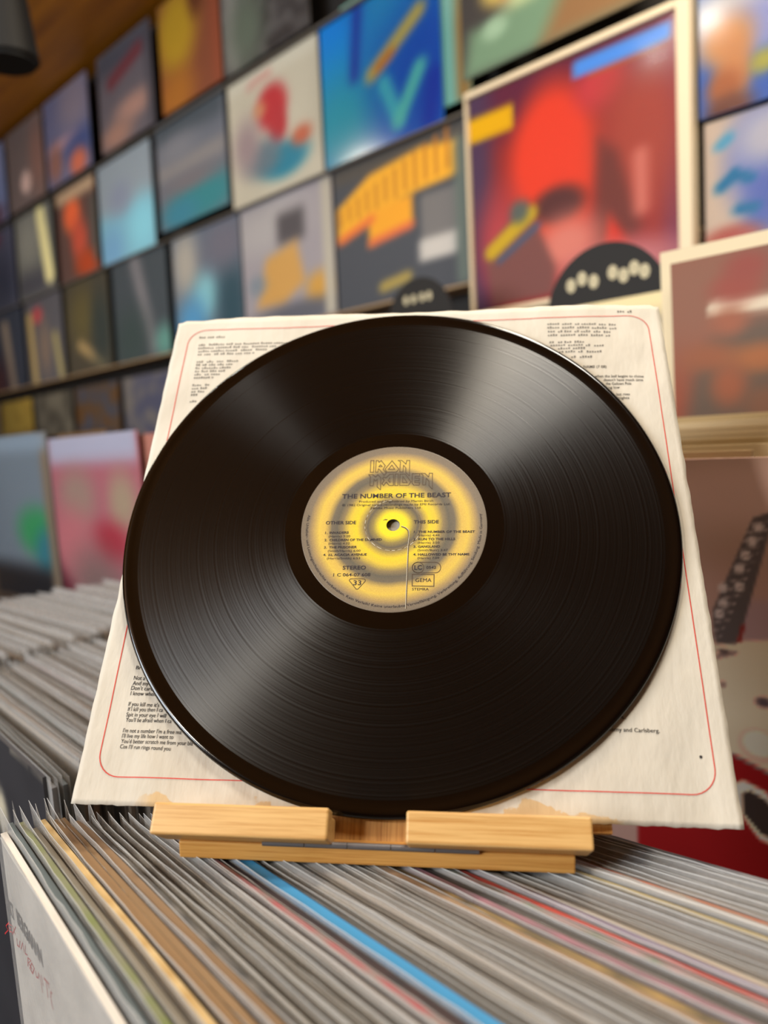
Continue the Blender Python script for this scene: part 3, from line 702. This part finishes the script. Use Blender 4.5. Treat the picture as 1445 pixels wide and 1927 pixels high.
cover('dark grey album cover with faint pale letters, front of the left middle bin', [(50, 50, 54), ('l',) + D(20, 1408) + D(52, 1440) + (.010, (110, 106, 98), .015), ('l',) + D(62, 1448) + D(108, 1488) + (.010, (110, 106, 98), .015),
      ('e',) + D(6, 1535) + (.05, .06, (210, 202, 176), .5), ('e',) + D(118, 1525) + (.06, .07, (214, 206, 180), .4), ('n', (40, 40, 44), .4, 6)], SD, .802, -.516, h_=.323, ang=40, lean=0, n=60, wrap=False)

# ------------------------------------------------------------------ covers on the display wall
WG = 'album covers on the display wall'
def wc(label, uL, z0, spec, h_=.305, uR=None, off=.0, wrap=True, n=26):
    w_ = (uL - uR) if uR is not None else .31
    if z0 in (.298, .622): z0 = {.298: .2885, .622: .6125}[z0]; h_ = .318 if z0 < .5 else .311
    return cover(label, spec, SW - .022 - off, UT0 + uL, z0, w_, h_, WG, wrap, lean=.035, n=n)
# rails carrying each row
for k, z in enumerate((-.075, .288, .612, .928)):
    rl = tag(obj('display_rail', box_bm(-(UT0 + 3.6), -(UT0 - .55), SW - .025, SW + .049, z - .006, z - .0005, .002), flat('rail_wood_pale' if k == 1 else 'rail_wood', (176, 148, 112) if k == 1 else (104, 98, 90)), None, (0, 0, 0), RZ45),
        ['grey narrow ledge under the lowest row of wall covers', 'pale wooden ledge under the second row of wall covers', 'grey narrow ledge under the third row of wall covers', 'grey narrow ledge under the top row of wall covers'][k], 'shelf')
K = (30, 28, 28)
wc('deep blue album cover with pale teal streaks and a gold smear', .83, .622, [(22, 108, 190), ('e', .05, .8, .3, .35, (10, 140, 220), .6), ('e', .15, .25, .35, .4, (40, 160, 180), .8), ('e', .75, .9, .35, .3, (40, 150, 190), .8), ('e', .9, .4, .35, .5, (14, 84, 180), .8), ('l', .35, .98, .30, .55, .04, (30, 60, 160), .1),
   ('l', .45, .50, .85, .75, .05, (190, 170, 90), .08), ('l', .5, .52, .62, .58, .03, (196, 120, 50), .06), ('l', .55, .40, .66, .12, .05, (70, 180, 190), .08), ('l', .66, .12, .84, .40, .05, (90, 190, 180), .08), ('l', .9, .05, .95, .3, .06, (20, 60, 170), .1)], .335, .475)
wc('teal album cover peeping out right of the deep blue one', .77, .640, [(110, 170, 160), ('r', .9, 0, 1, 1, (160, 120, 60), .08), ('e', .5, .9, .5, .3, (150, 196, 180), .8)], .31, .41, -.012, False)
wc('charcoal album cover with arched orange yellow lettering and grey panel', .82, .298, [(74, 78, 86), ('r', 0, .88, 1, 1, (84, 80, 76), .1), ('p', [(.02, .50), (.02, .72), (.3, .88), (.7, .93), (.97, .88), (.97, .68), (.6, .66), (.3, .56)], (246, 178, 48), .05), ('p', [(.28, .40), (.28, .62), (.62, .66), (.62, .46)], (244, 168, 44), .05),
   ('l', .05, .50, .30, .58, .03, (236, 120, 60), .06), ('l', .30, .42, .60, .46, .025, (226, 110, 70), .06), ('r', .68, .26, .95, .62, (118, 116, 116), .05), ('r', .66, .20, .93, .34, (200, 196, 190), .06), ('l', .38, .10, .56, .13, .035, (170, 150, 80), .06), ('r', .92, 0, 1, .9, (110, 124, 116), .08)]
   + [('l', .05 + .075 * i, .60 + .012 * i, .05 + .075 * i, .70 + .026 * i, .004, (190, 120, 40), .015) for i in range(12)], .312, .43, n=40, wrap=False)
wc('cream white album cover with a red head shape and teal patch', 1.20, .622, [(204, 196, 176), ('r', 0, .9, 1, 1, (214, 208, 190), .1), ('e', .50, .66, .17, .17, (196, 60, 66), .35), ('e', .56, .50, .10, .14, (190, 60, 66), .4), ('e', .36, .68, .07, .06, (210, 150, 110), .6), ('e', .60, .22, .26, .13, (40, 136, 160), .4), ('e', .38, .30, .2, .14, (110, 130, 140), .6), ('e', .80, .34, .1, .07, (200, 110, 80), .6), ('e', .2, .45, .15, .2, (170, 150, 150), .8), ('l', .25, .9, .5, .93, .02, (210, 150, 140), .04)], .31, .84)
wc('grey album cover with a large ochre shape under the white one', 1.19, .298, [(160, 154, 160), ('e', .3, .8, .4, .2, (176, 172, 172), .8), ('r', .42, .62, .72, .86, (84, 80, 84), .12), ('p', [(.15, .18), (.28, .55), (.62, .62), (.70, .30), (.45, .16)], (206, 158, 88), .1), ('e', .85, .22, .14, .12, (206, 156, 74), .6), ('e', .6, .06, .5, .1, (96, 98, 108), .6), ('e', .16, .36, .1, .08, (130, 140, 150), .7), ('r', .9, 0, 1, 1, (186, 180, 164), .06)], .318, .83, wrap=False)
wc('slate grey album cover with a teal foot and pale bands', 1.57, .635, [(120, 124, 134), ('r', 0, .78, 1, 1, (84, 94, 102), .2), ('r', 0, .45, 1, .6, (152, 146, 144), .15), ('e', .3, .7, .3, .12, (140, 140, 146), .8), ('e', .65, .16, .5, .18, (64, 142, 148), .6), ('e', .3, .10, .25, .12, (70, 140, 160), .7), ('e', .5, .36, .4, .08, (130, 124, 128), .8)], .305, 1.22)
wc('bluish album cover with pale diagonal streaks low on the wall', 1.54, .298, [(110, 120, 134), ('e', .2, .75, .2, .3, (180, 174, 164), .8), ('e', .5, .42, .2, .2, (144, 196, 204), .7), ('e', .25, .18, .22, .25, (96, 160, 200), .7), ('e', .85, .3, .2, .4, (60, 88, 100), .8), ('e', .8, .8, .3, .2, (120, 118, 130), .8)], .31, 1.20)
wc('black and white mottled album cover at the top edge', 1.19, .940, [(100, 96, 94), ('n', (60, 56, 56), .9, 9), ('r', 0, 0, .25, 1, (160, 156, 148), .3), ('e', .3, .3, .2, .3, (110, 120, 104), .8)], .30, .85)
wc('rust album cover with a yellow glow in its upper left', 1.50, .945, [(148, 86, 60), ('e', .30, .68, .34, .38, (196, 158, 48), .55), ('e', .25, .12, .3, .2, (184, 120, 50), .7), ('r', .86, 0, 1, 1, (160, 86, 60), .1), ('e', .65, .9, .12, .2, (110, 60, 40), .7)], .295, 1.20)
wc('grey album cover with a dull red title and pinkish figure', 1.88, .945, [(118, 110, 116), ('r', 0, .75, 1, 1, (92, 92, 102), .2), ('l', .25, .66, .80, .80, .07, (132, 66, 74), .1), ('e', .65, .30, .35, .12, (188, 148, 134), .7), ('e', .3, .12, .3, .12, (180, 140, 124), .7), ('r', .9, 0, 1, 1, (90, 88, 96), .1)], .295, 1.55)
wc('pale blue album cover with a bright aqua lower half', 1.95, .622, [(160, 170, 178), ('r', -.1, -.1, 1.1, .48, (140, 190, 208), .25), ('e', .8, .25, .25, .25, (150, 212, 226), .8), ('e', .4, .6, .2, .15, (150, 158, 176), .8), ('e', .2, .12, .2, .2, (130, 176, 208), .8)], .305, 1.61)
wc('dark teal grey album cover low on the wall left of the streaked one', 1.92, .298, [(80, 88, 94), ('l', .45, .95, .70, .1, .08, (142, 138, 142), .2), ('e', .3, .2, .3, .3, (70, 84, 84), .8), ('e', .9, .12, .15, .15, (110, 160, 150), .8)], .31, 1.58)
wc('lilac blue album cover with orange patches near the ceiling', 2.30, .945, [(128, 128, 158), ('e', .7, .8, .35, .3, (160, 146, 158), .7), ('e', .45, .42, .4, .07, (206, 166, 172), .4), ('e', .8, .3, .35, .16, (84, 100, 150), .7), ('e', .72, .12, .18, .14, (226, 130, 100), .6), ('e', .2, .25, .16, .2, (170, 120, 106), .7)], .295, 1.96)
wc('orange red album cover with dark surround in the third row', 2.28, .622, [(110, 84, 78), ('e', .40, .70, .22, .2, (240, 120, 74), .5), ('e', .55, .40, .2, .22, (206, 96, 74), .6), ('e', .72, .12, .3, .14, (190, 84, 50), .6), ('r', .0, .86, 1, 1, (206, 178, 146), .12), ('r', .88, .1, 1, .8, (96, 98, 92), .1)], .305, 1.98)
wc('grey album cover with a long pale yellow strip', 2.66, .622, [(130, 130, 124), ('e', .3, .7, .3, .3, (160, 158, 148), .8), ('r', .0, .0, 1, .3, (92, 92, 100), .3), ('l', .72, .90, .86, .18, .11, (250, 240, 184), .06)], .305, 2.33)
wc('brownish grey album cover with a painted-on round glare near the ceiling', 2.66, .945, [(134, 118, 114), ('e', .5, .28, .14, .14, (236, 204, 192), .25), ('e', .85, .5, .2, .4, (160, 120, 108), .8)], .295, 2.33)  # pale disc is a plastic highlight painted into the print
wc('periwinkle blue album cover at the left edge under the ceiling', 3.03, .945, [(140, 150, 186), ('e', .6, .8, .3, .25, (182, 180, 206), .8), ('e', .5, .1, .4, .15, (110, 74, 88), .7)], .295, 2.70)
wc('dark navy album cover at the left edge in the third row', 3.03, .622, [(98, 100, 120), ('e', .6, .3, .4, .4, (66, 72, 90), .8), ('e', .3, .9, .3, .1, (120, 60, 76), .7)], .305, 2.70)
wc('olive black album cover low on the wall beside the teal grey one', 2.29, .298, [(88, 82, 70), ('e', .4, .6, .3, .3, (110, 100, 66), .8), ('l', .3, .3, .8, .05, .06, (186, 160, 112), .12), ('e', .8, .4, .2, .4, (64, 72, 70), .8)], .31, 1.96)
wc('grey album cover with two straw coloured bars and a pink dot', 2.66, .298, [(108, 106, 112), ('e', .35, .80, .14, .10, (206, 90, 96), .5), ('l', .12, .8, .18, .02, .07, (206, 180, 120), .06), ('l', .80, .5, .9, .05, .06, (190, 176, 120), .1), ('e', .5, .4, .15, .3, (150, 130, 116), .8)], .31, 2.33)
wc('dark slate album cover with a beige bar at the left edge', 3.03, .298, [(66, 74, 90), ('l', .45, .8, .6, .02, .10, (170, 152, 134), .08), ('e', .1, .1, .3, .3, (90, 50, 60), .8)], .31, 2.70)
# big framed cover
fr = wc('red album cover with blurred face shape in a cream frame', .385, .2, [(176, 56, 52), ('r', -.1, .78, 1.1, 1.1, (120, 44, 70), .2), ('r', -.1, -.1, .12, 1.1, (96, 66, 96), .15), ('r', .93, -.1, 1.1, 1.1, (150, 60, 84), .08), ('e', .44, .58, .22, .36, (250, 78, 48), .3), ('e', .68, .84, .12, .10, (226, 74, 78), .6), ('e', .85, .6, .18, .3, (196, 84, 66), .7), ('e', .46, .40, .13, .08, (110, 62, 58), .4),
   ('p', [(.66, .62), (.62, .18), (.72, .12), (.84, .22), (.74, .55)], (136, 66, 58), .08), ('p', [(.70, .30), (.66, .12), (.82, .12)], (240, 60, 40), .05), ('e', .50, .22, .16, .12, (240, 150, 130), .7), ('e', .75, .08, .25, .1, (220, 140, 140), .6), ('l', .84, .5, .84, .3, .03, (236, 140, 120), .08), ('e', .15, .3, .12, .22, (206, 84, 88), .8),
   ('p', [(.10, .02), (.06, .28), (.30, .46), (.44, .14), (.42, .02)], (150, 96, 88), .04), ('l', .10, .27, .32, .40, .035, (226, 190, 50), .03), ('l', .14, .22, .36, .34, .012, (80, 110, 140), .02), ('e', .26, .42, .05, .05, (110, 120, 110), .6), ('r', -.02, .80, .24, .91, (250, 196, 10), .02), ('r', .55, .905, .97, .97, (96, 172, 250), .02), ('l', .62, .89, .97, .90, .006, (196, 110, 60), .02)],
   .395, -.02, .045, True, n=56)
fr.name = 'framed_album_cover'
fr.location = frame_pt(SW - .068, UT0 + .385, .215)
fw_, fh_ = .405, .395; cf = flat('cream_frame_wood', (222, 204, 172), .45)
for (xa, xb, za, zb) in ((-.005, .0, -.010, fh_ + .012), (fw_, fw_ + .022, -.010, fh_ + .012), (0, fw_, fh_, fh_ + .012), (0, fw_, -.010, 0)):
    obj('frame_bar', box_bm(xa, xb, -.010, .016, za, zb, .002), cf, fr)
wc('dark album cover with a yellow headed figure above the red one', .405, .655, [(64, 60, 58), ('e', .24, .45, .11, .11, (206, 178, 92), .5), ('e', .30, .40, .06, .06, (190, 110, 60), .6), ('e', .42, .30, .16, .10, (196, 204, 150), .6), ('l', .75, .75, .68, .42, .04, (170, 156, 110), .05), ('p', [(.0, 0), (.05, .26), (.55, .30), (.95, .0)], (110, 140, 112), .12), ('p', [(.45, .0), (.6, .30), (1, .5), (1, 0)], (136, 100, 64), .15), ('e', .20, .22, .07, .06, (150, 180, 150), .6)], .31, .02, .02, False, n=36)
def WU(px, py, uL, z0, w_, h_, s_=SW - .050): p = pick(px, py, s_); return ((UT0 + uL - p.dot(D45)) / w_, (p.z - z0) / h_)
A1 = (-.047, .440, .37, .36); A2 = (-.049, .120, .36, .315)
wc('blue and orange album cover at the top right of the photo', A1[0], .440, [(80, 118, 196)] + [('e',) + WU(px, py, *A1) + (ru, rv, c, .6) for px, py, ru, rv, c in ((1400, 10, .3, .14, (224, 214, 206)), (1430, 40, .2, .10, (172, 174, 214)), (1365, 75, .10, .10, (232, 166, 100)), (1380, 130, .07, .12, (228, 160, 100)),
   (1362, 165, .07, .07, (200, 120, 70)), (1372, 205, .09, .06, (140, 84, 62)), (1360, 232, .08, .04, (90, 56, 56)), (1437, 112, .05, .045, (200, 190, 90)))], .36, A1[0] - .37, .028, True, 44)
wc('cream album cover with blue curved stripes at the right edge', A2[0], .120, [(226, 202, 178), ('e',) + WU(1440, 290, *A2) + (.16, .26, (140, 150, 206), .5), ('e',) + WU(1440, 390, *A2) + (.08, .25, (100, 124, 196), .7), ('e',) + WU(1440, 250, *A2) + (.12, .12, (206, 200, 206), .7)]
   + [('l',) + WU(xa, ya, *A2) + WU(xb, yb, *A2) + (.026, c, .03) for xa, ya, xb, yb, c in ((1352, 352, 1378, 326, (0, 130, 176)), (1378, 326, 1406, 332, (0, 130, 176)), (1388, 392, 1416, 388, (0, 130, 176)), (1350, 272, 1366, 256, (100, 180, 206)))] + [('e',) + WU(1378, 448, *A2) + (.12, .06, (196, 84, 62), .6)], .315, A2[0] - .36, .028, True, 44)
# bottom row glimpsed between the pale ledge and the pink cover
for k, (uL, c, c2, lb) in enumerate(((3.40, (128, 112, 96), (150, 132, 104), 'beige brown cover at the left end of the lowest wall row'), (3.03, (176, 146, 66), (200, 170, 80), 'mustard yellow cover in the lowest wall row'), (2.66, (124, 118, 104), (84, 80, 72), 'greenish grey cover in the lowest wall row'),
        (2.29, (108, 78, 50), (76, 84, 104), 'brown cover in the lowest wall row'), (1.92, (88, 90, 112), (128, 122, 116), 'slate blue cover in the lowest wall row'), (1.55, (90, 62, 96), (60, 48, 66), 'purple cover in the lowest wall row'), (1.18, (70, 66, 66), (50, 48, 50), 'charcoal cover in the lowest wall row'))):
    wc(lb, uL, -.07, [c, ('n', c2, .9, 5, k)], .31, uL - .33)

# ------------------------------------------------------------------ raised row: pink covers at the left, guitar cover at the right
S2 = .560
def tpick(px, py, s=S2): return pick(px, py, s).dot(D45)
def zpick(px, py, s=S2): return pick(px, py, s).z
t = tpick(88, 820); z = zpick(155, 815)
cover('pink album cover with a green corner, in a shiny plastic sleeve', [(196, 120, 130), ('r', .0, .86, 1, 1.05, (198, 196, 214), .1), ('e', .3, .68, .2, .14, (180, 150, 136), .7), ('e', .8, .66, .14, .14, (190, 166, 140), .7), ('e', .62, .45, .2, .1, (190, 60, 76), .7), ('e', .2, .4, .25, .2, (214, 130, 136), .7), ('e', .45, .2, .3, .2, (150, 120, 116), .8), ('e', .62, .10, .16, .10, (120, 176, 140), .6), ('p', [(-.1, -.1), (-.1, .35), (.5, -.1)], (96, 26, 44), .2), ('e', .8, .05, .15, .1, (60, 40, 80), .7), ('r', .92, -.1, 1.1, .6, (206, 150, 110), .08)], S2, t, z - .314, lean=0, gain=.88)
t2 = tpick(232, 820)
cover('salmon pink album cover behind the left edge of the lyric sleeve', [(206, 140, 120), ('r', 0, -.1, .9, .62, (150, 140, 132), .15), ('e', .3, .1, .3, .2, (196, 110, 70), .8)], S2 + .012, t2 + .004, zpick(260, 812) - .314, lean=0, gain=.88)
cover('grey album cover with a bright green patch at the left edge', [(134, 146, 156), ('e', .75, .42, .28, .14, (64, 166, 104), .6), ('e', .9, .3, .2, .14, (60, 136, 150), .6), ('r', -.1, -.1, 1.1, .2, (34, 36, 42), .15), ('r', .9, -.1, 1.1, 1.1, (150, 130, 108), .1), ('r', 0, .9, 1, 1, (160, 176, 190), .1)], S2 + .006, t + .335, zpick(20, 815) - .314, lean=0, gain=.88)
cover('plain tan album sleeve between the grey and the pink covers', [(136, 104, 64), ('n', (120, 90, 56), .6, 4)], S2 + .030, t + .16, zpick(60, 815) - .316, lean=0)
# guitar cover
S3 = .558
gz = zpick(1380, 862, S3); tr = pick(1500, 862, S3).dot(D45); W3 = .31
gl = tr + W3 + .012
def G(px, py):
    p = pick(px, py, S3); return ((gl - p.dot(D45)) / W3, (p.z - (gz - .31)) / .31)
Gp = lambda *a: [G(*q) for q in a]
spec = [(124, 100, 92), ('r', -.1, .8, 1.1, 1.1, (84, 66, 50), .2), ('e',) + G(1390, 930) + (.35, .12, (134, 112, 104), .8),
        ('p', Gp((1395, 1130), (1500, 1130), (1500, 1215), (1395, 1215)), (118, 98, 100), .03),
        ('p', Gp((1200, 1215), (1350, 1207), (1445, 1205), (1520, 1215), (1520, 1480), (1445, 1470), (1200, 1425)), (176, 142, 124), .012),
        ('p', Gp((1200, 1412), (1385, 1420), (1450, 1455), (1520, 1500), (1520, 1760), (1200, 1760)), (104, 14, 16), .012),
        ('l',) + G(1378, 1420) + G(1450, 1458) + (.003, (90, 80, 78), .006), ('p', Gp((1380, 1475), (1398, 1468), (1440, 1490), (1500, 1560), (1500, 1610), (1430, 1580), (1385, 1520)), (196, 170, 146), .01),
        ('p', Gp((1396, 1492), (1412, 1488), (1440, 1505), (1500, 1570), (1500, 1600), (1432, 1570), (1398, 1530)), (44, 36, 34), .008),
        ('p', Gp((1416, 975), (1460, 960), (1398, 1180), (1384, 1212), (1346, 1212), (1340, 1150)), (64, 58, 58), .008), ('p', Gp((1396, 1170), (1386, 1210), (1394, 1210), (1402, 1180)), (96, 34, 30), .006)]
for q in ((1427, 992), (1415, 1018), (1403, 1045), (1391, 1070), (1391, 1104), (1360, 1106), (1361, 1136), (1353, 1155)): spec.append(('e',) + G(*q) + (.011, .011, (140, 130, 128), .4))
for k in range(15):
    y = 985 + k * 15.5; xa = 1416 - (y - 975) * .42; spec.append(('l',) + G(xa, y + 2) + G(xa + 40 - k * .3, y - 4) + (.0015, (108, 98, 96), .004))
spec += [('l',) + G(1350, 1236) + G(1384, 1228) + (.005, (106, 88, 84), .006), ('e',) + G(1362, 1226) + (.014, .007, (70, 58, 56), .5), ('e',) + G(1437, 1322) + (.018, .012, (66, 56, 60), .5), ('e',) + G(1428, 1404) + (.045, .040, (150, 126, 114), .2), ('e',) + G(1428, 1400) + (.036, .030, (186, 158, 140), .2), ('e',) + G(1360, 1288) + (.008, .008, (110, 90, 84), .5)]
cover('mauve brown album cover picturing a red electric guitar at the right edge', spec, S3, gl, gz - .31, .31, .31, None, False, lean=0, n=150, gain=1.7)
# cream paper sleeves behind it
for k in range(7):
    s = .578 + .0185 * k; zt = zpick(1370, 860 - 11.5 * (k + 1), s); c = [(206, 184, 142), (222, 202, 160), (190, 166, 120), (214, 194, 152)][k % 4]
    o = cover('%s cream paper sleeve counted back from the guitar cover' % ORD[k], [c], s, gl + .02 + random.uniform(-.008, .008), -.3515, .31, zt + .3515, 'cream sleeves behind the guitar cover', False, name='paper_sleeve', cat='sleeve', n=3, lean=0, edge=c)
# brown cover with cream one behind
S5 = .738
bl = pick(1262, 520, S5).dot(D45); bz = -.168; bt = zpick(1262, 497, S5)
def BU(px, py): p = pick(px, py, S5); return ((bl - p.dot(D45)) / .31, (p.z - bz) / (bt - bz))
spec = [(128, 92, 76), ('e',) + BU(1275, 680) + (.16, .5, (150, 78, 54), .8), ('e',) + BU(1300, 560) + (.2, .2, (142, 96, 76), .8), ('p', [BU(*q) for q in ((1360, 610), (1500, 590), (1500, 800), (1290, 800), (1310, 690))], (104, 86, 72), .08),
        ('l',) + BU(1346, 580) + BU(1500, 560) + (.022, (226, 210, 184), .02)]
for px, py, ru, rv, c in ((1372, 605, .05, .04, (160, 96, 70)), (1335, 672, .08, .04, (152, 92, 62)), (1432, 672, .09, .04, (168, 104, 62)), (1372, 725, .05, .06, (158, 92, 62)), (1385, 540, .07, .04, (154, 76, 62)), (1405, 500, .06, .04, (150, 74, 62)), (1440, 760, .06, .05, (132, 90, 66))): spec.append(('e',) + BU(px, py) + (ru, rv, c, .7))
cover('rust brown album cover with blurred white lettering at the right edge', spec, S5, bl, bz, .31, bt - bz, None, False, lean=0, n=60)
cover('tall cream album sleeve behind the rust brown cover', [(236, 220, 182)], S5 + .009, bl + .014, bz, .34, bt - bz + .014, None, False, lean=0, n=3, th=.012, name='paper_sleeve', cat='sleeve', edge=(242, 226, 188))
# small record used as a divider sign, with a cream card in front
def single(px, py, s, r, lb, marks):
    p = pick(px, py, s); o = thing('divider_record', lb, 'record', p, RZ45)
    bm = bmesh.new(); bmesh.ops.create_cone(bm, cap_ends=True, segments=64, radius1=r, radius2=r, depth=.002); bmesh.ops.rotate(bm, verts=bm.verts, matrix=Matrix.Rotation(math.pi / 2, 3, 'X'))
    obj('disc', bm, flat('divider_vinyl', (15, 12, 10), .7), o)
    v, f = [], []
    for (x, z, a_, b_) in marks:
        k0 = len(v); v += [(x + a_ * math.cos(q * math.pi / 4), -.0016, z + b_ * math.sin(q * math.pi / 4)) for q in range(8)] + [(x + a_ * .12 * math.cos(q * math.pi / 4), -.0016, z + b_ * .12 * math.sin(q * math.pi / 4)) for q in range(8)]
        f += [(k0 + q, k0 + (q + 1) % 8, k0 + 8 + (q + 1) % 8, k0 + 8 + q) for q in range(8)]
    obj('painted_lettering', pd('painted_lettering', v, f), flat('pale_paint', (196, 186, 152)), o)
single(1140, 588, .905, .0835, 'black record sign with pale painted letters below the red cover', [(x, .040 + .006 * (i % 2), .007, .009) for i, x in enumerate((-.046, -.030, -.014, .012, .026, .040, .053))])
single(790, 605, 1.05, .075, 'small black record sign with faint grey letters under the orange lettered cover', [(x, .040, .006, .008) for x in (-.028, -.010, .010, .026)])
q = pick(985, 574, .86); q2 = pick(1256, 545, .86)
o = cover('cream cardboard divider standing in front of the black record sign', [(150, 140, 118), ('r', 0, .93, 1, 1.1, (244, 226, 172), .02)], .86, q.dot(D45), -.168, (q - q2).length, q2.z + .168, None, False, lean=0, n=30, th=.010, name='card_divider', cat='divider', edge=(244, 228, 180))

# ------------------------------------------------------------------ lamps
def lamp(x, y, lb, power, size=.24, col=(1.0, .86, .66)):
    o = thing('ceiling_lamp', lb, 'lamp', (x, y, 1.262))
    bm = bmesh.new(); bmesh.ops.create_cone(bm, cap_ends=True, segments=40, radius1=size / 2 + .012, radius2=size / 2 + .004, depth=.05)
    bmesh.ops.translate(bm, verts=bm.verts, vec=(0, 0, -.026)); obj('housing', bm, flat('white_lamp_metal', (220, 218, 212), .4), o)
    l = bpy.data.lights.new('bulb', 'AREA'); l.shape = 'DISK'; l.size = size; l.energy = power; l.color = col
    b = bpy.data.objects.new('bulb', l); COL.objects.link(b); b.parent = o; b.location = (0, 0, -.056)
    return o
lamp(.34, .30, 'round ceiling lamp above and right of the stand', 10.5, .34, (1.0, .93, .82))
lamp(.42, .78, 'added round ceiling lamp lighting the wall covers, in front of the red cover', 12)  # unseen lamp, added for warm light on the wall covers
lamp(-1.75, 1.75, 'added round ceiling lamp brightening the left wall covers, above the far bin', 17)  # unseen lamp, added to brighten the left part of the wall
for x, y, e_, lb in ((-.63, .788, 1.6, 'small bare bulb reflected at the top right corner of the red cover'), (-.771, .84, .7, 'smaller bulb beside the bare bulb over the middle bin')):
    o = thing('ceiling_bulb', lb, 'lamp', (x, y, 1.262))
    bm = bmesh.new(); bmesh.ops.create_cone(bm, cap_ends=True, segments=24, radius1=.030, radius2=.036, depth=.045); bmesh.ops.translate(bm, verts=bm.verts, vec=(0, 0, -.0235)); obj('socket', bm, M['white_lamp_metal'], o)
    l = bpy.data.lights.new('bulb', 'AREA'); l.shape = 'DISK'; l.size = .055; l.energy = e_; l.color = (1, .95, .86)
    b = bpy.data.objects.new('bulb', l); COL.objects.link(b); b.parent = o; b.location = (0, 0, -.052)
# black spotlight hanging at the upper left
o = thing('spotlight', 'black spotlight hanging under the ceiling at the top left corner', 'lamp', ray(8, 0) * 1.15)
o.location = ray(4, 20) * 1.15
bm = bmesh.new(); bmesh.ops.create_cone(bm, cap_ends=True, segments=32, radius1=.045, radius2=.03, depth=.15); bmesh.ops.bevel(bm, geom=[e for e in bm.edges if e.is_boundary is False and abs(e.verts[0].co.z - e.verts[1].co.z) < 1e-4], offset=.006, segments=3, affect='EDGES')
obj('lamp_head', bm, flat('black_lamp_metal', (9, 10, 10), .65), o)
zz = 1.262 - o.location.z
obj('stem', box_bm(-.006, .006, -.006, .006, .0755, zz, .001), M['black_lamp_metal'], o)
